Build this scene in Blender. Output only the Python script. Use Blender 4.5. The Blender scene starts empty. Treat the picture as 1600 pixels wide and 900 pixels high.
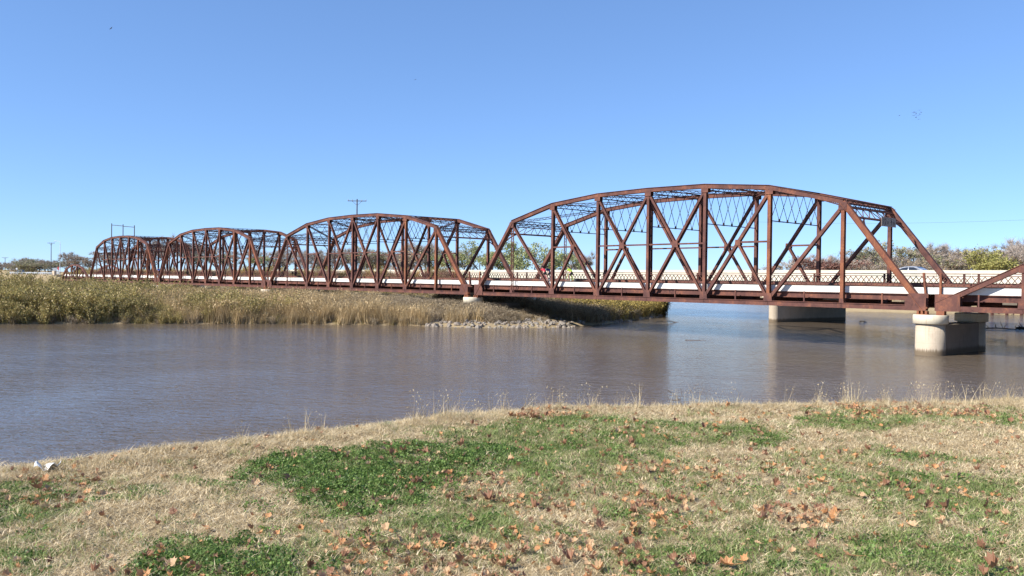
import bpy, bmesh, math, random
import numpy as np
from mathutils import Vector, Matrix, noise
R = math.radians
scene = bpy.context.scene
COL = scene.collection
rng = np.random.default_rng(7)
random.seed(7)

# ---------------------------------------------------------------- camera
CAM = np.array([22.0282, -57.8029, 1.6795])
FPX, YAW, PITCH, ROLL = 1293.15, 0.8266, -0.0119, 0.0115
rx = np.array([math.cos(YAW), math.sin(YAW), 0.0])
fw = np.array([-math.sin(YAW) * math.cos(PITCH), math.cos(YAW) * math.cos(PITCH), math.sin(PITCH)])
upv = np.cross(rx, fw)
cr, sr = math.cos(ROLL), math.sin(ROLL)
ra, ua = cr * rx + sr * upv, -sr * rx + cr * upv
cd = bpy.data.cameras.new('camera')
cd.sensor_width = 36.0
cd.lens = FPX / 1600 * 36
cd.clip_end = 20000
cam = bpy.data.objects.new('camera', cd)
cam.matrix_world = Matrix(((ra[0], ua[0], -fw[0], CAM[0]), (ra[1], ua[1], -fw[1], CAM[1]), (ra[2], ua[2], -fw[2], CAM[2]), (0, 0, 0, 1)))
COL.objects.link(cam)
scene.camera = cam

# ---------------------------------------------------------------- sky and sun
SUN_AZ = math.atan2(-0.30, -0.954)       # clockwise from +Y, towards the sun
SUN_EL = R(37)
world = bpy.data.worlds.new('World')
scene.world = world
world.use_nodes = True
nt = world.node_tree
nt.nodes.clear()
sky = nt.nodes.new('ShaderNodeTexSky')
sky.sky_type = 'NISHITA'
sky.sun_disc = False
sky.sun_elevation = SUN_EL
sky.sun_rotation = SUN_AZ
sky.altitude = 300
sky.air_density = 0.7
sky.dust_density = 0.0
sky.ozone_density = 6.0
bg = nt.nodes.new('ShaderNodeBackground')
bg.inputs['Strength'].default_value = 0.192
wo = nt.nodes.new('ShaderNodeOutputWorld')
gm = nt.nodes.new('ShaderNodeGamma')
gm.inputs['Gamma'].default_value = 0.65
tint = nt.nodes.new('ShaderNodeMix')
tint.data_type = 'RGBA'
tint.blend_type = 'MULTIPLY'
tint.inputs[0].default_value = 1.0
tint.inputs[7].default_value = (0.72, 0.90, 1.15, 1)
nt.links.new(sky.outputs[0], gm.inputs[0])
nt.links.new(gm.outputs[0], tint.inputs[6])
nt.links.new(tint.outputs[2], bg.inputs['Color'])
nt.links.new(bg.outputs[0], wo.inputs[0])
sl = bpy.data.lights.new('sun', 'SUN')
sl.energy = 4.9
sl.angle = R(0.53)
sl.color = (1.0, 0.955, 0.88)
sun = bpy.data.objects.new('sun', sl)
sd = Vector((math.sin(SUN_AZ) * math.cos(SUN_EL), math.cos(SUN_AZ) * math.cos(SUN_EL), math.sin(SUN_EL)))
sun.rotation_euler = sd.to_track_quat('Z', 'Y').to_euler()
sun.location = (0, -80, 60)
COL.objects.link(sun)
scene.view_settings.view_transform = 'Standard'
scene.view_settings.look = 'None'
scene.view_settings.exposure = 0.68
scene.view_settings.gamma = 1.0
scene.cycles.max_bounces = 6
scene.cycles.transparent_max_bounces = 4

# ---------------------------------------------------------------- helpers
def tag(o, label=None, cat=None, group=None, kind=None):
    if label: o['label'] = label
    if cat: o['category'] = cat
    if group: o['group'] = group
    if kind: o['kind'] = kind
    return o

def empty(name, loc=(0, 0, 0), rz=0.0, label=None, cat=None, group=None):
    o = bpy.data.objects.new(name, None)
    o.empty_display_size = 0.3
    o.location = loc
    o.rotation_euler = (0, 0, rz)
    COL.objects.link(o)
    return tag(o, label, cat, group)

def mesh_obj(name, me, mat=None, parent=None, kind=None, loc=None):
    if mat is not None and not me.materials:
        me.materials.append(mat)
    o = bpy.data.objects.new(name, me)
    COL.objects.link(o)
    if parent: o.parent = parent
    if loc is not None: o.location = loc
    if kind: o['kind'] = kind
    return o

def unlinked(name, me, mat):
    if mat is not None and not me.materials: me.materials.append(mat)
    return bpy.data.objects.new(name, me)

def copy_tree(o, parent=None):
    c = o.copy(); COL.objects.link(c)
    if parent: c.parent = parent
    for ch in [x for x in bpy.data.objects if x.parent == o]: copy_tree(ch, c)
    return c

V = lambda *a: np.array(a, float)
def unit(v):
    v = np.asarray(v, float); n = np.linalg.norm(v); return v / n if n > 1e-9 else v

class MB:
    """collects solids into one mesh"""
    def __init__(s): s.v = []; s.f = []; s.sm = []
    def add(s, vs, fs, smooth=False):
        n = len(s.v); s.v.extend([tuple(map(float, p)) for p in vs]); s.f.extend([tuple(n + i for i in f) for f in fs]); s.sm.extend([smooth] * len(fs)); return s
    def box(s, x0, x1, y0, y1, z0, z1):
        return s.add([(x0,y0,z0),(x1,y0,z0),(x1,y1,z0),(x0,y1,z0),(x0,y0,z1),(x1,y0,z1),(x1,y1,z1),(x0,y1,z1)],
                     [(3,2,1,0),(4,5,6,7),(0,1,5,4),(1,2,6,5),(2,3,7,6),(3,0,4,7)])
    def beam(s, p, q, a, b, side=(0, 1, 0), off=(0, 0)):
        """box from p to q; b = size along side, a = size across; off moves it in (a, b)"""
        p, q = np.asarray(p, float), np.asarray(q, float)
        d = unit(q - p); t = np.asarray(side, float); t = t - d * (t @ d)
        if np.linalg.norm(t) < 1e-6: t = V(1, 0, 0) - d * d[0]
        t = unit(t); u = np.cross(d, t)
        vs = []
        for c in (p, q):
            for (i, j) in ((-1,-1),(1,-1),(1,1),(-1,1)):
                vs.append(c + u * (off[0] + i * a / 2) + t * (off[1] + j * b / 2))
        return s.add(vs, [(3,2,1,0),(4,5,6,7),(0,1,5,4),(1,2,6,5),(2,3,7,6),(3,0,4,7)])
    def hbeam(s, p, q, w, d, th=0.03, side=(0, 1, 0)):
        """two flanges w wide facing +-side, d apart, and a web between"""
        s.beam(p, q, w, th, side, (0, -d/2)); s.beam(p, q, w, th, side, (0, d/2))
        return s.beam(p, q, th * .8, d - th, side)
    def lace(s, p, q, a, b, side=(0, 0, 1), bar=0.035, fl=0.06, step=None, both=True):
        """latticed strut: flange strips at the edges of depth b (along side), zigzag bars between"""
        p, q = np.asarray(p, float), np.asarray(q, float)
        s.beam(p, q, a, fl, side, (0, -b/2)); s.beam(p, q, a, fl, side, (0, b/2))
        L = np.linalg.norm(q - p); d = (q - p) / L; t = np.asarray(side, float); t = unit(t - d * (t @ d))
        n = max(3, int(round(L / (step or b))))
        for i in range(n):
            c0 = p + d * L * i / n; c1 = p + d * L * (i + 1) / n
            sg = 1 if i % 2 == 0 else -1
            s.beam(c0 - t * sg * (b/2 - fl * .4), c1 + t * sg * (b/2 - fl * .4), bar, .014, np.cross(d, t))
        return s
    def plate(s, pts, th, nrm):
        """flat polygon extruded by th along nrm (centred)"""
        n = len(pts); nrm = np.asarray(nrm, float) * th / 2
        vs = [np.asarray(p, float) - nrm for p in pts] + [np.asarray(p, float) + nrm for p in pts]
        return s.add(vs, [tuple(range(n))[::-1], tuple(range(n, 2*n))] + [(i, (i+1) % n, n + (i+1) % n, n + i) for i in range(n)])
    def tube(s, pts, rad, n=6, cap=True, smooth=True):
        pts = [np.asarray(p, float) for p in pts]
        rad = [rad] * len(pts) if np.isscalar(rad) else rad
        vs = []; prev = None
        for i, p in enumerate(pts):
            d = unit(pts[min(i+1, len(pts)-1)] - pts[max(i-1, 0)])
            a = V(0,0,1) if abs(d[2]) < .9 else V(1,0,0)
            if prev is not None and np.linalg.norm(prev - d*(prev@d)) > 1e-3: a = prev
            a = unit(a - d * (a @ d)); b = np.cross(d, a); prev = a
            for k in range(n):
                t = 2 * math.pi * k / n; vs.append(p + rad[i] * (a * math.cos(t) + b * math.sin(t)))
        fs = [(i*n+k, i*n+(k+1) % n, (i+1)*n+(k+1) % n, (i+1)*n+k) for i in range(len(pts)-1) for k in range(n)]
        s.add(vs, fs, smooth)
        if cap: s.add(vs[:n], [tuple(range(n))[::-1]]); s.add(vs[-n:], [tuple(range(n))])
        return s
    def lathe(s, c, prof, n=24, smooth=True):
        vs = [(c[0] + r * math.cos(2*math.pi*k/n), c[1] + r * math.sin(2*math.pi*k/n), c[2] + z) for r, z in prof for k in range(n)]
        fs = [(i*n+k, i*n+(k+1) % n, (i+1)*n+(k+1) % n, (i+1)*n+k) for i in range(len(prof)-1) for k in range(n)]
        return s.add(vs, fs, smooth)
    def mesh(s, name='m', mat=None):
        me = bpy.data.meshes.new(name); me.from_pydata(s.v, [], s.f)
        me.polygons.foreach_set('use_smooth', s.sm); me.update()
        if mat is not None: me.materials.append(mat)
        return me
    def build(s, name, mat, parent=None, kind=None, loc=None):
        return mesh_obj(name, s.mesh(name, mat), None, parent, kind, loc)

def np_mesh(name, verts, faces, mat=None, attr=None, smooth=False):
    """fast mesh from numpy; faces (n,k) all the same size; attr = per-face float 'shade'"""
    me = bpy.data.meshes.new(name); nv, nf, k = len(verts), len(faces), faces.shape[1]
    me.vertices.add(nv); me.vertices.foreach_set('co', np.asarray(verts, np.float32).ravel())
    me.loops.add(nf * k); me.loops.foreach_set('vertex_index', faces.astype(np.int32).ravel())
    me.polygons.add(nf); me.polygons.foreach_set('loop_start', np.arange(0, nf * k, k, dtype=np.int32))
    me.polygons.foreach_set('loop_total', np.full(nf, k, np.int32))
    if smooth: me.polygons.foreach_set('use_smooth', np.ones(nf, bool))
    me.update(calc_edges=True)
    if attr is not None:
        a = me.attributes.new('shade', 'FLOAT', 'FACE'); a.data.foreach_set('value', attr.astype(np.float32))
    if mat is not None: me.materials.append(mat)
    return me

# rays of the calibrated photograph, used to find where in the world a thing stands
def ray(px, py):
    x, y = px - 800, py - 450
    return ra * x - ua * y + fw * FPX
def on_z(px, py, z):
    d = ray(px, py); return CAM + d * (z - CAM[2]) / d[2]
def on_y(px, py, y):
    d = ray(px, py); return CAM + d * (y - CAM[1]) / d[1]
def at_depth(px, py, dep):
    return CAM + ray(px, py) * dep / FPX

# ---------------------------------------------------------------- materials
class NT:
    def __init__(s, name):
        s.m = bpy.data.materials.new(name); s.m.use_nodes = True; s.t = s.m.node_tree; s.t.nodes.clear()
        s.out = s.t.nodes.new('ShaderNodeOutputMaterial'); s.b = s.t.nodes.new('ShaderNodeBsdfPrincipled')
        s.t.links.new(s.b.outputs[0], s.out.inputs[0])
    def n(s, typ, **kw):
        nd = s.t.nodes.new(typ)
        for k, v in kw.items(): setattr(nd, k, v)
        return nd
    def l(s, a, b): s.t.links.new(a, b)
    def set(s, k, v): s.b.inputs[k].default_value = v
    def coord(s, kind='Object', scale=(1,1,1)):
        tc = s.n('ShaderNodeTexCoord'); mp = s.n('ShaderNodeMapping'); mp.inputs['Scale'].default_value = scale
        s.l(tc.outputs[kind], mp.inputs[0]); return mp.outputs[0]
    def noise(s, vec, scale, detail=4, rough=.6, dist=0):
        nd = s.n('ShaderNodeTexNoise'); nd.inputs['Scale'].default_value = scale; nd.inputs['Detail'].default_value = detail
        nd.inputs['Roughness'].default_value = rough; nd.inputs['Distortion'].default_value = dist
        if vec is not None: s.l(vec, nd.inputs['Vector'])
        return nd.outputs['Fac']
    def ramp(s, fac, stops, interp='LINEAR'):
        nd = s.n('ShaderNodeValToRGB'); cr_ = nd.color_ramp; cr_.interpolation = interp
        while len(cr_.elements) > len(stops): cr_.elements.remove(cr_.elements[-1])
        while len(cr_.elements) < len(stops): cr_.elements.new(0.5)
        for e, (p, c) in zip(cr_.elements, stops): e.position = p; e.color = (*c, 1) if len(c) == 3 else c
        s.l(fac, nd.inputs[0]); return nd.outputs[0]
    def mix(s, fac, a, b, mode='MIX'):
        nd = s.n('ShaderNodeMix', data_type='RGBA', blend_type=mode)
        for k, x in ((0, fac), (6, a), (7, b)):
            if isinstance(x, (int, float)): nd.inputs[k].default_value = x
            elif isinstance(x, tuple): nd.inputs[k].default_value = (*x, 1)
            else: s.l(x, nd.inputs[k])
        return nd.outputs[2]
    def bump(s, h, strength, dist=.02):
        nd = s.n('ShaderNodeBump'); nd.inputs['Strength'].default_value = strength; nd.inputs['Distance'].default_value = dist
        s.l(h, nd.inputs['Height']); s.l(nd.outputs[0], s.b.inputs['Normal']); return nd
    def color(s, c):
        if isinstance(c, tuple): s.b.inputs['Base Color'].default_value = (*c, 1)
        else: s.l(c, s.b.inputs['Base Color'])

def simple(name, c, rough=.6, metal=0, var=.25, scale=3, spec=.4):
    t = NT(name); f = t.noise(t.coord(), scale)
    t.color(t.ramp(f, [(.3, tuple(x * (1-var) for x in c)), (.7, tuple(min(1, x * (1+var)) for x in c))]))
    t.set('Roughness', rough); t.set('Metallic', metal); t.set('Specular IOR Level', spec); return t.m

def rust(name, base, orange, dark, amt=.5):
    t = NT(name); co = t.coord(); n1 = t.noise(co, 0.9, 6, .65); n2 = t.noise(co, 7, 5, .7); n3 = t.noise(t.coord('Object', (1, 1, .25)), 3.2, 4, .6)
    c = t.ramp(n1, [(.35, dark), (.5, base), (.66, orange)])
    c = t.mix(t.ramp(n2, [(.42, (0,0,0)), (.62, (1,1,1))]), c, base)
    c = t.mix(t.ramp(n3, [(.56, (0,0,0)), (.70, (amt,)*3)]), c, orange)
    c = t.mix(t.ramp(t.noise(co, 23, 3, .7), [(.62, (0,0,0)), (.72, (.45,)*3)]), c, tuple(x * .45 for x in dark))
    t.color(c); t.set('Roughness', .78); t.set('Specular IOR Level', .25); t.bump(n2, .35, .01); return t.m

M = {}
M['rust'] = rust('rusted_paint', (.122, .053, .042), (.25, .098, .055), (.060, .028, .025))
M['rust_orange'] = rust('fresh_rust', (.20, .075, .042), (.32, .125, .055), (.11, .042, .032), .7)
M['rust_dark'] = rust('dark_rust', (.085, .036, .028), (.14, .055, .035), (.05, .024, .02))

def concrete(name, c, stain, dirt=.5, water=False):
    t = NT(name); co = t.coord(); a = t.noise(co, 1.3, 6, .6); b = t.noise(t.coord('Object', (6, 6, .35)), 2.2, 4, .6)
    g = t.noise(co, 30, 3, .7)
    col = t.ramp(a, [(.3, tuple(x*.82 for x in c)), (.7, c)])
    col = t.mix(t.ramp(b, [(.56, (0,0,0)), (.72, (dirt,)*3)]), col, stain)
    col = t.mix(t.ramp(g, [(.35, (.25,)*3), (.55, (0,0,0))]), col, tuple(x*.6 for x in c))
    if water:      # silt and algae left by the river, up to half a metre above it, and board marks
        sx = t.n('ShaderNodeSeparateXYZ'); t.l(t.coord(), sx.inputs[0]); wob = t.n('ShaderNodeMath', operation='MULTIPLY_ADD'); wob.inputs[1].default_value = -.5
        t.l(b, wob.inputs[0]); t.l(sx.outputs[2], wob.inputs[2]); col = t.mix(t.ramp(wob.outputs[0], [(0, (.85,)*3), (.10, (.6,)*3), (.22, (0,0,0))]), col, (.12, .085, .05))
        wv = t.n('ShaderNodeMath', operation='FRACT'); m2 = t.n('ShaderNodeMath', operation='MULTIPLY'); m2.inputs[1].default_value = 1.25; t.l(sx.outputs[2], m2.inputs[0]); t.l(m2.outputs[0], wv.inputs[0])
        col = t.mix(t.ramp(wv.outputs[0], [(0, (.45,)*3), (.025, (0,0,0))]), col, tuple(x*.45 for x in c))
    t.color(col); t.set('Roughness', .9); t.set('Specular IOR Level', .2); t.bump(g, .3, .01); return t.m
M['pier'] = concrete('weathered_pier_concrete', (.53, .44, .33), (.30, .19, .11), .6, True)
M['shaded_wall'] = concrete('shade_darkened_stained_concrete', (.26, .215, .17), (.12, .085, .06), .6, True)  # pier concrete with the web wall's shade put into the base colour, plus stain streaks
M['tan_wall'] = concrete('tan_painted_wall', (.36, .29, .20), (.20, .14, .09), .6)
M['cap'] = concrete('pier_cap_concrete', (.70, .62, .47), (.42, .22, .09), .8)
M['white_curb'] = concrete('white_painted_concrete', (.80, .78, .72), (.50, .33, .18), .30)
M['barrier'] = concrete('pale_barrier_concrete', (.70, .65, .53), (.55, .45, .30), .35)
M['road'] = concrete('grey_road_concrete', (.16, .16, .16), (.10, .10, .10))
M['dark_steel'] = simple('weathering_steel_girder', (.055, .038, .03), .8)
M['wood'] = simple('weathered_pole_wood', (.10, .085, .07), .85)
M['galv'] = simple('galvanised_steel', (.42, .44, .46), .5, .3)
M['white_metal'] = simple('white_painted_metal', (.75, .75, .73), .5)
M['black'] = simple('black_rubber', (.02, .02, .02), .7)
M['sign_grey'] = simple('faded_sign_plate', (.30, .23, .185), .8, 0, .25, 6)
M['ink'] = simple('faded_black_lettering', (.06, .045, .04), .8)
M['silver'] = simple('silver_car_paint', (.55, .56, .58), .28, .55, .03)
M['tint'] = simple('tinted_car_glass', (.015, .018, .025), .06, 0, .05, 3, .9)

def shade_mat(name, cols, rough=.7, trans=.0, objrand=.25, spec=.2):
    """leaf and blade colours: ramp over the per-face shade, plus per-instance variation"""
    t = NT(name); a = t.n('ShaderNodeAttribute', attribute_name='shade')
    c = t.ramp(a.outputs['Fac'], [(i / (len(cols)-1), k) for i, k in enumerate(cols)])
    oi = t.n('ShaderNodeObjectInfo'); hs = t.n('ShaderNodeHueSaturation')
    mr = t.n('ShaderNodeMapRange'); mr.inputs[3].default_value = 1 - objrand; mr.inputs[4].default_value = 1 + objrand
    t.l(oi.outputs['Random'], mr.inputs[0]); t.l(mr.outputs[0], hs.inputs['Value']); t.l(c, hs.inputs['Color'])
    t.color(hs.outputs[0]); t.set('Roughness', rough); t.set('Specular IOR Level', spec)
    if trans:
        tr = t.n('ShaderNodeBsdfTranslucent'); ms = t.n('ShaderNodeMixShader'); ms.inputs[0].default_value = trans
        t.l(hs.outputs[0], tr.inputs[0]); t.l(t.b.outputs[0], ms.inputs[1]); t.l(tr.outputs[0], ms.inputs[2]); t.l(ms.outputs[0], t.out.inputs[0])
    return t.m
M['straw'] = shade_mat('dead_grass_blades', [(.37,.275,.145), (.61,.485,.285), (.80,.665,.44)], .6, .15, .18)
M['green'] = shade_mat('green_grass_blades', [(.10,.15,.035), (.22,.28,.08), (.43,.45,.20)], .5, .25, .25)
M['clover'] = shade_mat('clover_leaves', [(.055,.11,.022), (.125,.20,.045), (.24,.33,.095)], .45, .25, .22)
M['willow'] = shade_mat('yellow_green_willow_leaves', [(.16,.12,.055), (.31,.26,.085), (.43,.35,.12), (.60,.46,.26)], .6, .2, .3)
M['golden'] = shade_mat('golden_brush_leaves', [(.26,.18,.06), (.44,.33,.10), (.52,.42,.14)], .6, .2, .25)
M['reed'] = shade_mat('tan_reed_blades', [(.27,.19,.09), (.50,.36,.18), (.68,.52,.30)], .6, .15, .22)
M['brush'] = shade_mat('dry_grey_brush', [(.17,.125,.08), (.34,.265,.17), (.52,.42,.28)], .7, .1, .3)
M['twig'] = shade_mat('grey_brown_twigs', [(.24,.20,.165), (.38,.315,.265), (.50,.43,.36)], .8, 0, .15)
M['bark'] = simple('grey_bark', (.14, .11, .09), .9, 0, .4, 4)
M['leaf_olive'] = shade_mat('olive_tree_leaves', [(.17,.17,.09), (.26,.26,.13), (.34,.32,.18)], .6, .2, .2)
M['leaf_lime'] = shade_mat('yellow_green_tree_leaves', [(.24,.28,.10), (.38,.42,.16), (.50,.50,.24)], .6, .25, .2)
M['leaf_gold'] = shade_mat('yellowing_tree_leaves', [(.24,.24,.07), (.38,.35,.11), (.48,.43,.17)], .6, .2, .15)
M['leaf_red'] = shade_mat('dull_red_leaves', [(.15,.07,.055), (.25,.12,.09), (.32,.19,.14)], .6, .2, .15)
M['leaf_rust'] = shade_mat('orange_brown_leaves', [(.24,.17,.10), (.36,.26,.15), (.44,.34,.20)], .6, .2, .2)
for nm_, c1, c2 in (('dry_orange', (.44,.20,.075), (.62,.32,.14)), ('dry_brown', (.21,.095,.05), (.35,.18,.10)), ('dry_pale', (.46,.29,.15), (.60,.40,.23))):
    t = NT(nm_ + '_leaf'); co = t.coord(); n = t.noise(co, 30, 4, .6)
    t.color(t.ramp(n, [(.3, c1), (.7, c2)])); t.set('Roughness', .65); t.bump(n, .5, .004)
    tr = t.n('ShaderNodeBsdfTranslucent'); ms = t.n('ShaderNodeMixShader'); ms.inputs[0].default_value = .15
    tr.inputs[0].default_value = (*c2, 1); t.l(t.b.outputs[0], ms.inputs[1]); t.l(tr.outputs[0], ms.inputs[2]); t.l(ms.outputs[0], t.out.inputs[0])
    M[nm_] = t.m

# ground: soil and thatch near, dry field far
t = NT('dry_grass_ground'); g = t.n('ShaderNodeNewGeometry'); pos = g.outputs['Position']
n1 = t.noise(pos, .5, 6, .65); n2 = t.noise(pos, 18, 5, .75); n3 = t.noise(pos, 90, 3, .7)
c = t.ramp(n1, [(.3, (.30,.22,.12)), (.55, (.42,.325,.19)), (.75, (.34,.28,.14))])
c = t.mix(t.ramp(n2, [(.35, (.8,)*3), (.6, (0,)*3)]), c, (.17,.12,.07))
c = t.mix(t.ramp(n3, [(.5, (0,)*3), (.65, (.6,)*3)]), c, (.47,.37,.23))
t.color(c); t.set('Roughness', .95); t.set('Specular IOR Level', .1); t.bump(n3, .6, .01); M['ground'] = t.m
t = NT('rock'); co = t.coord(); n = t.noise(co, 4, 5, .6); oi = t.n('ShaderNodeObjectInfo')
c = t.ramp(n, [(.3, (.17,.13,.10)), (.7, (.40,.33,.26))]); c = t.mix(oi.outputs['Random'], c, (.27,.235,.19))
t.color(c); t.set('Roughness', .9); t.bump(n, .5, .03); M['rock'] = t.m

# river water: silty body, rippled surface
t = NT('muddy_river_water'); g = t.n('ShaderNodeNewGeometry'); mp = t.n('ShaderNodeMapping')
mp.inputs['Rotation'].default_value = (0, 0, -YAW); mp.inputs['Scale'].default_value = (.5, 1, 1)
rot = t.n('ShaderNodeVectorRotate', rotation_type='Z_AXIS'); rot.inputs['Angle'].default_value = -.62
t.l(g.outputs['Position'], rot.inputs['Vector']); mp.inputs['Rotation'].default_value = (0, 0, 0); t.l(rot.outputs[0], mp.inputs[0])
big = t.noise(g.outputs['Position'], .035, 4, .55, .6)
c = t.ramp(big, [(.35, (.120,.088,.058)), (.65, (.152,.117,.084))])
t.color(c); t.set('IOR', 1.33); t.set('Roughness', .09); t.set('Specular IOR Level', .5)
w1 = t.noise(mp.outputs[0], 2.6, 3, .6, .3); w2 = t.noise(mp.outputs[0], 8, 2, .6, .4); w3 = t.noise(mp.outputs[0], .33, 3, .5, .3)
ad = t.n('ShaderNodeMath', operation='MULTIPLY_ADD'); ad.inputs[1].default_value = .30; t.l(w2, ad.inputs[0]); t.l(w1, ad.inputs[2])
ad2 = t.n('ShaderNodeMath', operation='MULTIPLY_ADD'); ad2.inputs[1].default_value = 1.2; t.l(w3, ad2.inputs[0]); t.l(ad.outputs[0], ad2.inputs[2])
calm = t.ramp(t.noise(g.outputs['Position'], .05, 3, .6, 1.0), [(.35, (.24,)*3), (.65, (.52,)*3)])
bp = t.bump(ad2.outputs[0], .3, .22); t.l(calm, bp.inputs['Strength'])
M['water'] = t.m

# ---------------------------------------------------------------- terrain and water
WZ = -3.11
def sm(t): t = np.clip(t, 0, 1); return t * t * (3 - 2 * t)
# shoreline, a closed ring round the river; kind of bank on each segment
SH = [((-30,-190),'near'),((3,-100),'near'),((6.5,-72),'near'),((9.2,-60),'near'),((9.9,-54),'near'),((9.9,-50),'near'),((10.4,-47.2),'near'),((13.2,-43.6),'near'),((15.6,-39.6),'near'),
      ((19,-30),'near'),((22,-12),'near'),((22.5,6),'near'),((23,34),'far'),((14,70),'far'),((-2,90),'far'),((-18.5,88),'far'),((-28,80),'far'),((-42,73),'far'),((-62,100),'far'),((-130,190),'far'),((-420,520),'far'),
      ((-520,480),'pen'),((-200,150),'pen'),((-112,92),'pen'),((-62,52),'pen'),((-48,36),'pen'),((-43.5,27),'pen'),((-40,18),'pen'),((-36.5,10),'pen'),((-34.2,1),'pen'),((-36.5,-3),'pen'),((-39,-7),'pen'),((-45,-10),'pen'),((-52,-17),'pen'),
      ((-58,-26),'pen'),((-62,-33),'pen'),((-66,-41),'pen'),((-70,-55),'pen'),((-90,-100),'pen'),((-150,-190),'pen')]
SP = np.array([p for p, _ in SH], float); SQ = np.roll(SP, -1, 0); SK = np.array([{'near':0,'pen':1,'far':2}[k] for _, k in SH])
def vnoise(x, y, s, seed=0):
    """cheap smooth value noise in numpy, about -1..1"""
    x = np.asarray(x, float) / s + 37.1 * seed; y = np.asarray(y, float) / s - 11.3 * seed
    xi, yi = np.floor(x), np.floor(y); fx, fy = x - xi, y - yi; fx = fx*fx*(3-2*fx); fy = fy*fy*(3-2*fy)
    def h(a, b): v = np.sin(a * 127.1 + b * 311.7 + seed * 17.3) * 43758.5453; return v - np.floor(v)
    return 2 * ((h(xi,yi)*(1-fx)+h(xi+1,yi)*fx)*(1-fy) + (h(xi,yi+1)*(1-fx)+h(xi+1,yi+1)*fx)*fy) - 1
def shore(x, y):
    x = np.asarray(x, float); y = np.asarray(y, float); best = np.full(x.shape, 1e9); kind = np.zeros(x.shape, int); ins = np.zeros(x.shape, bool)
    for a, b, k in zip(SP, SQ, SK):
        d = b - a; t = np.clip(((x-a[0])*d[0] + (y-a[1])*d[1]) / (d @ d), 0, 1)
        ds = np.hypot(x - a[0] - t*d[0], y - a[1] - t*d[1]); m = ds < best; best = np.where(m, ds, best); kind = np.where(m, k, kind)
        c = (a[1] > y) != (b[1] > y)
        with np.errstate(divide='ignore', invalid='ignore'): xx = (b[0]-a[0]) * (y-a[1]) / (b[1]-a[1]) + a[0]
        ins ^= c & (x < xx)
    return np.where(ins, -best, best), kind          # negative in the water
XB, XE = -208.5, 26.6
def height(x, y):
    x = np.asarray(x, float); y = np.asarray(y, float); s, k = shore(x, y)
    s = s + np.where(k == 0, .25, .6) * vnoise(x, y, 2.3, 3) * sm(np.abs(s) / 2 + .2)
    z = np.where(s < 0, WZ - .05 - np.minimum(2.2, .22 * -s), 0)
    near = WZ + 2.71 * sm((s + .15) / 2.5) + .035 * vnoise(x, y, 1.7, 1) + .02 * vnoise(x, y, .6, 2) + .5 * sm((s - 14) / 30)
    pen = WZ + .35 * sm(s / 1.0) + 1.05 * sm((s-1) / 12) + .75 * sm((s - 12) / 40) + .12 * vnoise(x, y, 3.1, 4) * sm(s / 3)
    far = WZ + 1.5 * sm(s / 2.5) + .9 * sm((s - 3) / 30) + .1 * vnoise(x, y, 3.1, 5) * sm(s / 3)
    land = np.choose(k, [near, pen, far]); z = np.where(s >= 0, land, z)
    def fill(z, xe, sgn, yc, hw, top, gentle=2.1):
        dx = sgn * (x - xe); off = np.maximum(np.maximum(0, np.abs(y - yc) - hw), 0); e = top - off / gentle - np.maximum(0, -dx) / 1.1
        return np.maximum(z, e)
    z = fill(z, XB - .4, -1, 3.92, 4.6, 1.12); z = fill(z, XE + .6, 1, 3.92, 4.6, 1.12)
    z = fill(z, -84, -1, 39, 11.2, 1.88); z = fill(z, 40, 1, 39, 11, 1.85)
    r = np.hypot(x - 22, y + 58); return z + 1.6 * sm((r - 260) / 500) + .5 * vnoise(x, y, 60, 6) * sm((r - 150) / 200)
def axis(parts):
    out = []
    for a, b, st in parts: out += list(np.arange(a, b, st))
    return np.array(out + [parts[-1][1]])
gx = axis([(-6000,-1500,900),(-1500,-500,100),(-500,-230,15),(-230,-80,3),(-80,-30,.9),(-30,7.6,2),(7.6,21.4,.22),(21.4,45,1.5),(45,200,20),(200,1500,160),(1500,6000,900)])
gy = axis([(-4500,-1500,750),(-1500,-250,120),(-250,-80,12),(-80,-62,2),(-62,-38,.22),(-38,50,1.1),(50,110,2),(110,560,12),(560,2000,110),(2000,9000,900)])
GX, GY = np.meshgrid(gx, gy); GZ = height(GX, GY)
nx, ny = len(gx), len(gy); idx = np.arange(nx * ny).reshape(ny, nx)
fc = np.stack([idx[:-1,:-1], idx[:-1,1:], idx[1:,1:], idx[1:,:-1]], -1).reshape(-1, 4)
tag(mesh_obj('ground', np_mesh('ground', np.stack([GX, GY, GZ], -1).reshape(-1, 3), fc, M['ground'], smooth=True)), kind='structure')
mb = MB(); mb.add([(-700,-700,WZ),(400,-700,WZ),(400,700,WZ),(-700,700,WZ)], [(0,1,2,3)])
tag(mb.build('river_water', M['water']), kind='structure')

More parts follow.
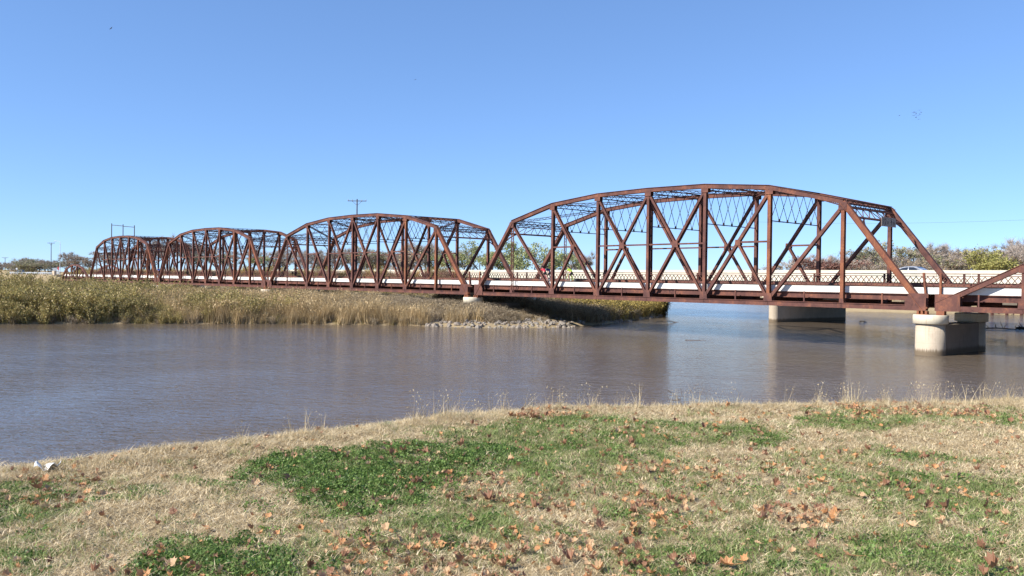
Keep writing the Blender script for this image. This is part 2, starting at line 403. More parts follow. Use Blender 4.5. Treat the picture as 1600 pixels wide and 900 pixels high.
# ---------------------------------------------------------------- plant builders
def blades(n, h, spread, lean, w, rs, seg=2, curl=.5, upb=0.0):
    """n tapering blades from a disc; returns verts, tri faces, shade"""
    b = rs.uniform(-1, 1, (n, 2)) * spread; az = rs.uniform(0, 2*math.pi, n); hh = h * rs.uniform(.55, 1.15, n); ln = lean * rs.uniform(.3, 1.3, n)
    d = np.stack([np.cos(az), np.sin(az)], 1); pr = np.stack([-np.sin(az + rs.uniform(-1,1,n)), np.cos(az + rs.uniform(-1,1,n))], 1)
    ws = w * rs.uniform(.6, 1.3, n); V_, F_ = [], []
    for i in range(seg + 1):
        t = i / seg; off = (ln * (t * (1-curl) + curl * t * t) * hh)[:, None] * d; z = hh * (t - .25 * curl * ln * t * t) + upb
        cen = np.concatenate([b + off, z[:, None]], 1); ww = (ws * (1 - .92 * t) / 2)[:, None]
        side = np.concatenate([pr * ww, np.zeros((n, 1))], 1); V_ += [cen - side, cen + side]
    vs = np.stack(V_, 1).reshape(-1, 3); k = 2 * (seg + 1); base = (np.arange(n) * k)[:, None]
    for i in range(seg): q = 2 * i; F_ += [base + [q, q+1, q+3], base + [q, q+3, q+2]]
    fs = np.concatenate(F_, 0); sh = np.tile(rs.uniform(0, 1, n), 2 * seg); return vs, fs, sh
def quads(c, size, asp, rs, up=None, jit=1.0):
    """one small leaf quad at each centre (a rhombus), random facing"""
    n = len(c); a = rs.normal(size=(n, 3)) * jit
    if up is not None: a = a + up
    a /= np.linalg.norm(a, axis=1)[:, None]; b = rs.normal(size=(n, 3)); b -= a * (a*b).sum(1)[:, None]; b /= np.linalg.norm(b, axis=1)[:, None]
    s = (size * rs.uniform(.6, 1.4, n))[:, None]; vs = np.stack([c - a*s*.5, c + b*s*asp*.5, c + a*s*.5, c - b*s*asp*.5], 1).reshape(-1, 3)
    return vs, np.arange(4*n).reshape(-1, 4), rs.uniform(0, 1, n)
def to_tris(vs, fs, sh):
    return (vs, fs, sh) if fs.shape[1] == 3 else (vs, np.concatenate([fs[:, :3], fs[:, [0,2,3]]]), np.tile(sh, 2))
def merge(parts):
    V_, F_, S_ = [], [], []; o = 0
    for p in parts:
        v, f, s = to_tris(*p); V_.append(v); F_.append(f + o); S_.append(s); o += len(v)
    return np.concatenate(V_), np.concatenate(F_), np.concatenate(S_)

def scatter(name, protos, pts, rot, scl, idx, label, cat):
    """one object whose geometry nodes place copies of small source meshes on its points"""
    n = len(pts); me = bpy.data.meshes.new(name); me.vertices.add(n); me.vertices.foreach_set('co', np.asarray(pts, np.float32).ravel())
    a = me.attributes.new('rot', 'FLOAT_VECTOR', 'POINT'); a.data.foreach_set('vector', np.asarray(rot, np.float32).ravel())
    a = me.attributes.new('scl', 'FLOAT', 'POINT'); a.data.foreach_set('value', np.asarray(scl, np.float32))
    a = me.attributes.new('pick', 'INT', 'POINT'); a.data.foreach_set('value', np.asarray(idx, np.int32))
    ng = bpy.data.node_groups.new(name + '_scatter', 'GeometryNodeTree')
    ng.interface.new_socket('Geometry', in_out='INPUT', socket_type='NodeSocketGeometry'); ng.interface.new_socket('Geometry', in_out='OUTPUT', socket_type='NodeSocketGeometry')
    N = ng.nodes.new; gi, go, iop, jn = N('NodeGroupInput'), N('NodeGroupOutput'), N('GeometryNodeInstanceOnPoints'), N('GeometryNodeGeometryToInstance')
    mp_ = N('GeometryNodeMeshToPoints'); ng.links.new(gi.outputs[0], mp_.inputs[0]); ng.links.new(mp_.outputs[0], iop.inputs['Points'])
    for p in protos[::-1]:
        oi = N('GeometryNodeObjectInfo'); oi.inputs['Object'].default_value = p; ng.links.new(oi.outputs['Geometry'], jn.inputs[0])
    ng.links.new(jn.outputs[0], iop.inputs['Instance']); iop.inputs['Pick Instance'].default_value = True
    def att(nm, ty, sock):
        x = N('GeometryNodeInputNamedAttribute'); x.data_type = ty; x.inputs['Name'].default_value = nm; ng.links.new(x.outputs[0], iop.inputs[sock])
    att('pick', 'INT', 'Instance Index'); att('rot', 'FLOAT_VECTOR', 'Rotation'); att('scl', 'FLOAT', 'Scale'); ng.links.new(iop.outputs[0], go.inputs[0])
    o = mesh_obj(name, me); md = o.modifiers.new('scatter', 'NODES'); md.node_group = ng
    return tag(o, label, cat, None, 'stuff')

def inpoly(x, y, poly):
    ins = np.zeros(x.shape, bool); n = len(poly)
    for i in range(n):
        a, b = poly[i], poly[(i+1) % n]; c = (a[1] > y) != (b[1] > y)
        with np.errstate(divide='ignore', invalid='ignore'): ins ^= c & (x < (b[0]-a[0]) * (y-a[1]) / (b[1]-a[1]) + a[0])
    return ins
PATCH = {}
PATCH['clover'] = [[(14.02,-54.22),(13.33,-53.69),(12.98,-53.16),(13.36,-52.69),(13.62,-52.14),(14.02,-51.47),(14.38,-50.84),(15.01,-51.31),(15.21,-52.06),(15.53,-52.74),(15.89,-53.39),(15.97,-53.85),(15.81,-54.04),(15.26,-53.97),(14.68,-53.83)],[(15.62,-55.79),(15.31,-55.45),(15.51,-55.07),(15.89,-54.87),(16.33,-54.82),(16.97,-55.13),(16.21,-56.01)]]
PATCH['green'] = [[(13.25,-51.3),(13.14,-50.55),(13.26,-49.32),(13.68,-48.8),(14.76,-48.06),(15.76,-47.31),(16.65,-47.69),(16.28,-48.91),(16.09,-49.83),(16.28,-50.77),(16.18,-51.48),(15.65,-51.99),(14.82,-51.54),(14.06,-51.6)],[(17.95,-52.65),(18.31,-51.86),(18.86,-51.83),(19.25,-50.76),(20.11,-50.82),(20.26,-51.34),(18.51,-53.35)],[(17.76,-49.23),(18.29,-48.36),(19.33,-48.02),(19.8,-49.71),(19.3,-50.06),(18.46,-49.83)],[(15.57,-46.17),(16.68,-44.79),(17.18,-45.56),(16.44,-46.95)],[(17.34,-43.77),(17.93,-43.03),(18.19,-43.97),(17.76,-44.51)],[(17.67,-47.46),(18.24,-46.88),(18.68,-47.35),(18.2,-48.13)],[(12.47,-56.07),(12.71,-55.49),(13.94,-55.69),(14.23,-56.02),(14.02,-56.35)],[(14.45,-56.38),(14.43,-56.06),(14.58,-55.88),(14.84,-56.0),(14.81,-56.32)],[(13.37,-55.32),(13.6,-54.73),(14.04,-54.83),(14.02,-55.34)],[(16.3,-53.68),(16.65,-52.82),(17.32,-53.02),(17.09,-53.89),(16.52,-54.32)],[(14.94,-56.51),(15.26,-56.25),(15.94,-56.33),(15.66,-56.64)]]
PATCH['mixed'] = [[(15.0,-53.93),(15.92,-53.68),(15.69,-51.93),(15.87,-49.41),(16.9,-48.16),(17.68,-47.21),(19.18,-47.05),(20.31,-51.27),(16.93,-55.18),(16.34,-54.77)],[(15.35,-45.27),(17.86,-42.11),(18.39,-44.07),(16.17,-46.81)]]
PATCH['straw'] = [[(16.11,-47.04),(16.74,-46.42),(17.46,-44.89),(18.32,-43.82),(18.85,-45.79),(18.53,-46.88),(17.89,-46.95),(17.42,-47.7),(16.85,-47.57)],[(15.7,-49.31),(16.15,-48.43),(16.88,-48.88),(16.64,-49.86),(16.11,-49.98)],[(18.11,-48.24),(18.99,-46.32),(19.23,-47.23),(18.69,-48.34)],[(17.43,-53.67),(17.59,-53.36),(17.93,-53.36),(18.23,-53.68),(17.86,-54.11)],[(18.14,-51.06),(18.38,-50.45),(18.9,-51.17),(18.71,-51.65)],[(16.5,-52.68),(16.72,-52.07),(17.32,-52.47),(17.03,-52.95)]]
PATCH['leafy'] = [[(16.19,-54.47),(16.37,-53.86),(17.28,-53.67),(17.94,-54.01),(17.04,-55.05)],[(17.22,-53.21),(17.69,-52.96),(18.33,-52.67),(18.74,-53.09),(18.23,-53.68),(17.86,-53.43)],[(14.89,-52.67),(15.41,-52.05),(16.72,-52.07),(16.94,-52.47),(16.27,-52.94),(15.72,-53.26)],[(15.41,-44.31),(17.05,-42.0),(17.54,-43.53),(16.23,-45.35)],[(12.49,-48.86),(13.07,-48.14),(13.68,-48.8),(13.13,-49.58)],[(16.81,-51.61),(17.49,-51.51),(18.22,-52.34),(17.86,-52.77)],[(18.03,-50.87),(18.52,-50.61),(18.87,-51.33),(18.37,-51.66)],[(12.12,-55.77),(12.66,-55.12),(14.01,-55.61),(13.76,-55.91)],[(15.62,-55.83),(15.74,-55.36),(16.54,-55.63),(16.13,-56.11)],[(15.88,-50.52),(16.55,-50.21),(16.9,-50.7),(16.47,-51.21)]]

def patch(x, y, key):
    """membership of a lawn patch with a ragged edge"""
    wx = x + .16 * vnoise(x, y, .35, 8) + .07 * vnoise(x, y, .12, 9); wy = y + .16 * vnoise(x, y, .35, 10) + .07 * vnoise(x, y, .12, 11); m = np.zeros(x.shape, bool)
    for p in PATCH[key]: m |= inpoly(wx, wy, p)
    return m

# near lawn: three kinds of tuft
rs = np.random.default_rng(3)
def proto(name, parts, mat):
    v, f, s = merge(parts); return unlinked(name, np_mesh(name, v, f, mat, s), None)
straw = [proto('straw_tuft', [blades(50, .026 + .005*i, .09, 2.2, .0056, rs, 2, .6)], M['straw']) for i in range(4)]
green = [proto('grass_tuft', [blades(42, .036 + .008*i, .085, 1.4, .0056, rs, 2, .6)], M['green']) for i in range(4)]
def clov(rs):
    c = np.stack([rs.uniform(-.085,.085,80), rs.uniform(-.085,.085,80), rs.uniform(.004,.036,80)], 1)
    return [quads(c, .018, .7, rs, np.array([[.0,.0,.0]]), 1), blades(10, .06, .08, .9, .004, rs)]
clover = [proto('clover_tuft', clov(rs), M['clover']) for _ in range(4)]
# lawn points: denser close to the camera
P_ = rng.uniform(size=(90000, 2)); lx = 10.8 + P_[:,0] * 16; ly = -61 + P_[:,1] * 24.5
rel = np.stack([lx - CAM[0], ly - CAM[1]], 1); dep = rel @ fw[:2]; lat = rel @ rx[:2]
keep = (dep > 3.6) & (dep < 17) & (np.abs(lat) < dep * .68 + 1.2)
lx, ly, dep = lx[keep], ly[keep], dep[keep]; s_, k_ = shore(lx, ly)
keep = (s_ > .5) & (rng.uniform(size=len(lx)) < np.clip(1.15 - dep / 30, .3, 1)); lx, ly, dep, s_ = lx[keep], ly[keep], dep[keep], s_[keep]
lz = height(lx, ly)
jx, jy = lx + rng.normal(0, .10, len(lx)) * rng.choice([.3, 1, 2.2], len(lx)), ly + rng.normal(0, .10, len(lx)) * rng.choice([.3, 1, 2.2], len(lx))
u = rng.uniform(size=len(lx)); isc = patch(jx, jy, 'clover') & (s_ > 2.6); isg = patch(jx, jy, 'green'); ism = patch(jx, jy, 'mixed'); iss = patch(jx, jy, 'straw') | (s_ < 2.9)
patchy = vnoise(lx, ly, .5, 20) * .5 + vnoise(lx, ly, .17, 21) * .5
pg = np.where(iss, .04, np.where(isg, .70, np.where(ism, .36, .05))) + .28 * patchy * np.where(iss, .2, 1)
pg = np.where(isc & ~iss, .7, pg)
pc = np.where(isc, .64, np.where(isg & ~iss, .10, np.where(ism & ~iss, .02, .0))) + .12 * patchy * np.where(isc | isg, 1, 0)
typ = np.where(u < pc, 2, np.where(rng.uniform(size=len(lx)) < pg, 1, 0))
def rots(n, tilt=.15): return np.stack([rng.normal(0, tilt, n), rng.normal(0, tilt, n), rng.uniform(0, 6.28, n)], 1)
for ty, pr, nm_, lb in ((0, straw, 'dead_grass', 'short straw coloured dead grass covering the near river bank'), (1, green, 'green_grass', 'thin green grass growing through the dead lawn on the near bank'), (2, clover, 'clover', 'dense dark green clover patches on the near bank')):
    m = typ == ty; n = int(m.sum()); sc = rng.uniform(.75, 1.3, n) * (1 + .018 * dep[m])
    scatter(nm_, pr, np.stack([lx[m], ly[m], lz[m] - .006], 1), rots(n), sc, rng.integers(0, len(pr), n), lb, 'grass')
# longer dry grass and seed stalks along the brink
def stalk(rs):
    c = np.stack([rs.normal(0,.05,9), rs.normal(0,.05,9), rs.uniform(.22,.36,9)], 1)
    return [blades(18, .17, .07, .8, .007, rs, 3, .6), blades(7, .40, .06, .45, .006, rs, 3, .5), quads(c, .027, .3, rs, np.array([[0,0,1.2]]))]
stal = [proto('seed_stalk', stalk(rs), M['straw']) for _ in range(4)]
longg = [proto('long_dead_grass', [blades(46, .12, .10, 1.4, .005, rs, 3, .7)], M['straw']) for _ in range(3)]
def brink_pts(pxa, pxb, n, s0=2.0, s1=2.9):
    out = []
    while len(out) < n:
        q = on_z(rng.uniform(pxa, pxb), 640, -.4); d = unit(np.array([fw[0], fw[1]]) + (rng.uniform(pxa, pxb) - 800) / FPX * rx[:2]); r_ = rng.uniform(7.5, 17.5)
        x, y = CAM[0] + d[0] * r_, CAM[1] + d[1] * r_; s, _ = shore(np.array([x]), np.array([y]))
        if s0 < s[0] < s1: out.append((x, y))
    a = np.array(out); return a[:,0], a[:,1]
bx_, by_ = [], []
for a, b, n in ((-80, 620, 420), (620, 1000, 760), (1000, 1320, 420), (1320, 1660, 760)):
    q = brink_pts(a, b, n, 1.4, 2.9); bx_.append(q[0]); by_.append(q[1])
bx_, by_ = np.concatenate(bx_), np.concatenate(by_)
scatter('long_dry_grass', longg, np.stack([bx_, by_, height(bx_, by_) - .01], 1), rots(len(bx_)), rng.uniform(.5, 1.1, len(bx_)), rng.integers(0, 3, len(bx_)), 'longer bleached dead grass along the brink of the near bank', 'grass')
bx_, by_ = [], []
for a, b, n in ((360, 620, 6), (620, 780, 22), (780, 1000, 46), (1000, 1320, 22), (1320, 1540, 58), (1540, 1640, 14)):
    q = brink_pts(a, b, n, 1.7, 2.7); bx_.append(q[0]); by_.append(q[1])
bx_, by_ = np.concatenate(bx_), np.concatenate(by_)
scatter('seed_stalks', stal, np.stack([bx_, by_, height(bx_, by_) - .01], 1), rots(len(bx_), .1), rng.uniform(.6, 1.25, len(bx_)), rng.integers(0, 4, len(bx_)), 'pale dry seed stalks standing along the brink against the river', 'dry stalks')
# fallen leaves
def leaf_mesh(seed, mat):
    r_ = np.random.default_rng(seed); lob = [(0,.48),(.17,.34),(.34,.40),(.30,.22),(.46,.10),(.34,-.04),(.34,-.22),(.10,-.14),(.02,-.22),(-.10,-.14),(-.34,-.22),(-.34,-.04),(-.46,.10),(-.30,.22),(-.34,.40),(-.17,.34)]
    P2 = np.array(lob) * r_.uniform(.85, 1.15, (16, 1)); cup = r_.uniform(.4, 2.2); fold = r_.uniform(-.6, 1.8); tw = r_.uniform(-1.4, 1.4); P2 = P2 * np.array([r_.uniform(.6, 1), r_.uniform(.75, 1.1)])
    def lift(p): return cup * (p[0]**2 + p[1]**2) * .9 + fold * abs(p[0]) * .45 + tw * p[0] * p[1] + r_.normal(0, .03)
    vs = [(0,0,0)] + [(p[0], p[1], lift(p)) for p in P2] + [(p[0]*.5, p[1]*.5, lift(p*.5) * .8) for p in P2]
    fs = []
    for i in range(16): j = (i+1) % 16; fs += [(0, 17+i, 17+j), (17+i, 1+i, 1+j), (17+i, 1+j, 17+j)]
    b = MB(); b.add(vs, fs); b.beam((0,-.18,.02), (.03,-.62,.10), .025, .02); me = b.mesh('leaf', mat); return me
LM = [leaf_mesh(i, M[('dry_orange','dry_brown','dry_pale')[i % 3]]) for i in range(18)]
cand = rng.uniform(size=(58000, 2)); fx = 11 + cand[:,0]*15; fy = -61 + cand[:,1]*24; rel = np.stack([fx - CAM[0], fy - CAM[1]], 1); fd = rel @ fw[:2]; fl_ = rel @ rx[:2]
s_, _ = shore(fx, fy); dens = np.where(patch(fx, fy, 'leafy'), 1.0, np.where(patch(fx, fy, 'mixed'), .17, np.where(patch(fx, fy, 'clover') | patch(fx, fy, 'green'), .15, .05))) * (.55 + .9 * np.clip(vnoise(fx, fy, .6, 30) + .3, 0, 1))
m = (fd > 4.6) & (fd < 16) & (np.abs(fl_) < fd * .64 + .6) & (s_ > 2.2) & (rng.uniform(size=58000) < dens)
fx, fy, fd, fl_ = fx[m], fy[m], fd[m], fl_[m]; fz = height(fx, fy) + .032; nL = len(fx); lsz = rng.gamma(3.4, .0135, nL) + .03; lsz = np.clip(lsz, .038, .16); pick = rng.integers(0, 18, nL)
show = lsz / fd; vis = np.abs(fl_) < fd * .61; order = np.argsort(-(show * vis)); lr = rots(nL, .45)
def leaf_label(i):
    c = ('orange-brown', 'dark brown', 'pale tan')[pick[i] % 3]; x, y = np.array([fx[i]]), np.array([fy[i]])
    w = 'among green clover' if patch(x, y, 'clover')[0] else 'in a littered patch' if patch(x, y, 'leafy')[0] else 'on mixed grass' if patch(x, y, 'mixed')[0] else 'on pale dead grass'
    z = 'in the foreground' if fd[i] < 7.2 else 'midway down the lawn' if fd[i] < 10.5 else 'close to the brink'
    return f'{c} dead leaf {w} {z}'
ORD = ['first', 'second', 'third', 'fourth', 'fifth', 'sixth', 'seventh', 'eighth', 'ninth', 'tenth', 'eleventh', 'twelfth', 'thirteenth', 'fourteenth', 'fifteenth', 'sixteenth', 'seventeenth', 'eighteenth', 'nineteenth', 'twentieth']
for q_, i in enumerate(order[:290]):
    o = mesh_obj('fallen_leaf', LM[pick[i]]); o.location = (fx[i], fy[i], fz[i]); o.rotation_euler = lr[i]; o.scale = (lsz[i],)*3
    lb = leaf_label(i)
    if q_ < 20: lb = ('' if q_ == 0 else ORD[q_] + ' ') + 'largest-looking leaf, a ' + lb.replace(' dead leaf', ' one').replace(' a littered', ' the littered')
    tag(o, lb, 'fallen leaf', 'fallen leaves: ' + lb)
rest = order[290:]
scatter('leaf_litter', [bpy.data.objects.new('leaf_source', me) for me in LM], np.stack([fx[rest], fy[rest], fz[rest]], 1), lr[rest], lsz[rest], pick[rest], 'small scattered dead leaves lying between the larger ones on the lawn', 'leaf litter')
# white plastic litter at the left brink
c = on_z(74, 727, -.38); b = MB(); r_ = np.random.default_rng(5); n = 14; vs = []
for i in range(n):
    for j in range(8):
        a = i / (n-1) - .5; t_ = j / 7 - .5; vs.append((a*.24, t_*.13, .035 + .07 * abs(a)**1.2 * (1.5 if a > 0 else .9) + .028 * math.sin(9*a + 5*t_) + r_.normal(0, .007) - .05 * t_*t_))
b.add(vs, [(i*8+j, (i+1)*8+j, (i+1)*8+j+1, i*8+j+1) for i in range(n-1) for j in range(7)], True)
o = b.build('plastic_bag', M['white_metal']); o.location = (c[0], c[1], float(height(c[0], c[1])) + .01); o.rotation_euler = (.1, 0, YAW - .1); md = o.modifiers.new('thickness', 'SOLIDIFY'); md.thickness = .003
tag(o, 'crumpled white plastic bag lying on the grass at the left brink', 'litter')

# ---------------------------------------------------------------- old truss bridge
TW = 7.84                       # distance between the two trusses
ENDS = [(0.05, -46.45), (-47.80, -95.10), (-96.02, -141.06), (-141.76, -185.05)]
HT = {0: 0, 1: 7.43, 2: 8.88, 3: 9.41, 4: 9.50, 5: 9.41, 6: 8.88, 7: 7.43, 8: 0}
ZM, ZS = 4.74, 6.34             # mid strut and lower edge of the sway frames
MR, MO, MD = M['rust'], M['rust_orange'], M['rust_dark']
CZ0, CZ1, RZ = 0.93, 1.38, 1.26 # curb bottom and top, roadway
RY = TW - .42                   # far railing
def deck_parts(root, L, nodes, detail, er=.36, el=.36):
    """floor shared by the through spans and the pony spans; x runs from 0 to -L"""
    b = MB(); b.box(-L-el, er, .45, .80, CZ0, CZ1); o = b.build('white_curb', M['white_curb'], root); tag(o, 'white painted curb')
    b = MB(); b.box(-L-el, er, TW-.74, TW-.50, CZ0, CZ1 - .04); b.build('curb', M['barrier'], root)
    b = MB(); b.box(-L-el, er, .803, TW-.743, CZ0 + .04, RZ); b.build('roadway', M['road'], root)
    for y in (.62, 1.7, 2.8, 3.92, 5.04, 6.14, 7.2):
        b = MB(); b.beam((-L+.06,y,.50),(-.06,y,.50), .05, .30); b.beam((-L+.06,y,.90),(-.06,y,.90), .05, .30)
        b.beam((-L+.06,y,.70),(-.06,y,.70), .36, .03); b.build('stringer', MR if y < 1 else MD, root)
    for x in nodes:
        b = MB(); z0, z1 = .10, .47
        b.box(x-.14, x+.14, .15, TW-.15, z0, z0+.03); b.box(x-.14, x+.14, .15, TW-.15, z1-.03, z1); b.box(x-.012, x+.012, .15, TW-.15, z0+.03, z1-.03)
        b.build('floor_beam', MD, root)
    # far lattice railing
    r_ = MB(); r_.box(-L-el+.02, er-.02, RY-.05, RY+.05, 2.33, 2.39); rail = r_.build('railing', MR, root)
    b = MB(); b.box(-L-el+.02, er-.02, RY-.06, RY+.06, 2.17, 2.22); b.build('middle_rail', MR, rail)
    b = MB(); b.box(-L-el+.02, er-.02, RY-.05, RY+.05, 1.41, 1.62); b.build('bottom_rail', MR, rail)
    n = max(2, int(round(L / 5.8)))
    for i in range(n + 1):
        x = -L + .12 + (L - .24) * i / n; b = MB(); b.hbeam((x,RY,CZ1-.04),(x,RY,2.33), .12, .11, .018, (1,0,0)); b.build('rail_post', MR, rail)
    st = .42; LR = L + el + er - .1; n = int(LR / st); x0 = er - .05; st = LR / n
    if detail:
        ma = MB().beam((0,-.026,1.60),(-.44,-.026,2.17), .042, .045).mesh('lattice_bar', MR); mc = MB().beam((0,.026,2.17),(-.44,.026,1.60), .042, .045).mesh('lattice_bar', MR)
        for i in range(min(n, 148)):
            for me in (ma, mc): mesh_obj('lattice_bar', me, None, rail, None, (x0 - i*st, RY, 0))
    else:
        b = MB()
        for i in range(n):
            x = x0 - i*st; b.beam((x,RY-.026,1.60),(x-.44,RY-.026,2.17), .05, .05); b.beam((x,RY+.026,2.17),(x-.44,RY+.026,1.60), .05, .05)
        b.build('lattice_bars', MR, rail, 'stuff')
    b = MB()
    for i in range(n): b.box(x0-i*st-.03, x0-i*st+.03, RY-.09, RY-.026, 1.50, 1.54)
    b.build('rail_brackets', MD, rail, 'stuff')

def gusset(root, x, y, z, w, h, flip, mat, ext=.17):
    """pair of plates on both faces of the truss"""
    for s in (-1, 1):
        b = MB()
        if flip: pts = [(x-w*.5,y,z-h),(x+w*.5,y,z-h),(x+w*.5,y,z+.1),(x-w*.5,y,z+.1)]
        else: pts = [(x-w*.5,y,z-.02),(x+w*.5,y,z-.02),(x+w*.42,y,z+h),(x-w*.42,y,z+h)]
        b.plate([(p[0], p[1] + s*ext, p[2]) for p in pts], .02, (0,1,0)); b.build('gusset_plate', mat, root)
def rivets(root, pts):
    b = MB()
    for p in pts: b.box(p[0]-.016, p[0]+.016, p[1]-.012, p[1]+.002, p[2]-.016, p[2]+.016)
    b.build('rivets', MO, root, 'stuff')

def through_span(k, x_r, x_l, label):
    L = x_r - x_l; root = empty('bridge_span', (x_r, 0, 0), 0, label, 'bridge span', 'riveted through truss spans of the old bridge')
    ep = .977; w = np.array([ep] + [1]*6 + [ep]); cs = np.concatenate([[0], np.cumsum(w)]); cs /= cs[-1]; X = [-L * (1 - c) for c in cs]   # X[0] left end
    T = lambda i, y: V(X[i], y, HT[i])
    for side, y in (('near', 0.0), ('far', TW)):
        near = side == 'near'
        # chords
        for i in range(8):
            b = MB(); b.beam((X[i]+.01,y,0),(X[i+1]-.01,y,0), .05, .40, off=(.16,0)); b.beam((X[i]+.01,y,0),(X[i+1]-.01,y,0), .05, .40, off=(-.16,0))
            b.beam((X[i]+.01,y,0),(X[i+1]-.01,y,0), .30, .035, off=(0,-.13)); b.beam((X[i]+.01,y,0),(X[i+1]-.01,y,0), .30, .035, off=(0,.13)); b.build('bottom_chord', MR, root)
        for i in range(1, 7):
            b = MB(); b.beam(T(i,y), T(i+1,y), .34, .36, off=(0,0)); b.beam(T(i,y), T(i+1,y), .03, .50, off=(.186,0)); b.beam(T(i,y), T(i+1,y), .03, .42, off=(-.15,0)); b.build('top_chord', MR, root)
        for a, c in ((0, 1), (8, 7)):
            b = MB(); d = unit(T(c,y) - T(a,y)); p0 = T(a,y) - d*.12
            b.beam(p0, T(c,y), .34, .36); sg = 1 if a else -1
            b.beam(p0, T(c,y), .03, .50, off=(-.186 if a == 0 else .186, 0)) ; b.build('end_post', MO if (a == 8 and near) else MR, root)
        # verticals
        for i in range(1, 8):
            b = MB(); top = HT[i] - .2; hip = i in (1, 7)
            if hip and not (i == 7):
                b.lace((X[i],y,.2),(X[i],y,top), .08, .28, (1,0,0), .04, .06, .34)
            else: b.hbeam((X[i],y,.2),(X[i],y,top), .26 if hip else .27, .28, .022)
            b.build('vertical_post', (MO if i in (6, 7) and near else MR), root)
            if near and k == 0 and i in (6, 7): rivets(root, [(X[i] + s*.09, y-.152, z) for z in np.arange(.5, top-.3, .22) for s in (-1, 1)])
        # diagonals
        def member(name, p, q, wd=.24, dp=.26, laced=False, mat=None):
            b = MB()
            if laced: b.lace(p, q, .07, wd, np.cross(unit(q-p), (0,1,0)), .045, .07, .42)
            else: b.hbeam(p, q, wd, dp, .02)
            b.build(name, mat or MR, root)
        B = lambda i: V(X[i], y, .25)
        TT = lambda i: V(X[i], y, HT[i] - .25)
        lac = k >= 1
        member('diagonal', TT(1), B(2)); member('diagonal', TT(7), B(6)); member('diagonal', TT(2), B(3)); member('diagonal', TT(6), B(5))
        def at_z(p, q, z): return p + (q - p) * (z - p[2]) / (q[2] - p[2])
        m1, m2 = at_z(TT(2), B(3), ZM), at_z(TT(6), B(5), ZM)
        member('counter_brace', B(2), m1 + V(0,0,-.12), .2, .24, k > 1); member('counter_brace', B(6), m2 + V(0,0,-.12), .2, .24, k > 1)
        member('horizontal_strut', V(X[2],y,ZM), m1, .14, .2); member('horizontal_strut', V(X[6],y,ZM), m2, .14, .2)
        for i in (3, 4):
            member('diagonal', B(i), TT(i+1), .21, .25); cross = .5
            xm = (X[i] + X[i+1]) / 2; member('diagonal', TT(i), B(i+1), .21, .21)
            member('horizontal_strut', V(X[i]+.13,y,ZM), V(X[i+1]-.13,y,ZM), .13, .17)
            gusset(root, xm, y, ZM - .25, .62, .5, False, MR, .15)
        for mm in (m1, m2): gusset(root, mm[0], y, ZM - .22, .5, .42, False, MR, .15)
        for i in (2, 3, 4, 5, 6): gusset(root, X[i], y, .18, .74, .58, False, MR); gusset(root, X[i], y, HT[i] - .1, .66, .42, True, MR, .19)
        for i in (1, 7): gusset(root, X[i], y, HT[i] - .12, .62, .45, True, MR, .19); gusset(root, X[i], y, .15, .36, .34, False, MR, .165)
        for a, s in ((0, 1), (8, -1)):     # big end plates
            for t_ in (-1, 1):
                b = MB(); b.plate([(X[a]-s*.12,y+t_*.2,-.18),(X[a]+s*1.25,y+t_*.2,-.18),(X[a]+s*1.25,y+t_*.2,.55),(X[a]+s*.95,y+t_*.2,.97),(X[a]-s*.12,y+t_*.2,.97)], .02, (0,1,0)); b.build('gusset_plate', MR, root)
        # thin hangers between the chord and the floor, half way along each panel
        for i in range(8):
            xm = (X[i] + X[i+1]) / 2; b = MB(); b.box(xm-.045, xm+.045, y-.05, y+.05, .2, CZ0 + .02); b.build('hanger', MR, root)
    # top bracing
    for i in range(1, 8):
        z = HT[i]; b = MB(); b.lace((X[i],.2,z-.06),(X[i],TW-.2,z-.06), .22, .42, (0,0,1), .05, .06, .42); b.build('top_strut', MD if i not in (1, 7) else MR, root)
        if 2 <= i <= 6:
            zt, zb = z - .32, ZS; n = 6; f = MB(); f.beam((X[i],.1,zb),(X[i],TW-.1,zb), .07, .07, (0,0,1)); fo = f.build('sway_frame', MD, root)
            for j in range(n):
                y0, y1 = .15 + (TW-.3) * j / n, .15 + (TW-.3) * (j+1) / n
                f = MB(); f.beam((X[i]-.015,y0,zb),(X[i]-.015,y1,zt), .05, .02, (1,0,0)); f.beam((X[i]+.015,y0,zt),(X[i]+.015,y1,zb), .05, .02, (1,0,0)); f.build('sway_brace', MD, fo)
                if j: f = MB(); f.box(X[i]-.03, X[i]+.03, y0-.1, y0+.1, zb-.05, zb+.2); f.build('sway_plate', MD, fo)
    for i in range(1, 7):
        for ya, yb in ((.2, TW-.2), (TW-.2, .2)):
            b = MB(); dz = .02 if ya < yb else -.16
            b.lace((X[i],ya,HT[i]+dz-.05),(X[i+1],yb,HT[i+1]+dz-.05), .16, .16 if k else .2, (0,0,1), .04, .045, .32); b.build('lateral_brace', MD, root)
    # portals in the plane of the end posts
    for a, c, s in ((0, 1, 1), (8, 7, -1)):
        d = unit(T(c,0) - T(a,0)); top = T(c,0); e = lambda u, yy: top - d*u + V(0, yy, 0)
        b = MB(); b.lace(e(.32,.2), e(.32,TW-.2), .1, .42, d, .05, .06, .4); b.beam(e(1.42,.15), e(1.42,TW-.15), .12, .12, d); n = 7
        for j in range(n):
            y0, y1 = .2 + (TW-.4)*j/n, .2 + (TW-.4)*(j+1)/n
            b.beam(e(.5,y1), e(1.42,y1), .05, .04, (0,1,0)) if j < n-1 else None
            (b.beam(e(.5,y0), e(1.42,y1), .05, .04, d) if j >= n//2 else b.beam(e(1.42,y0), e(.5,y1), .05, .04, d))
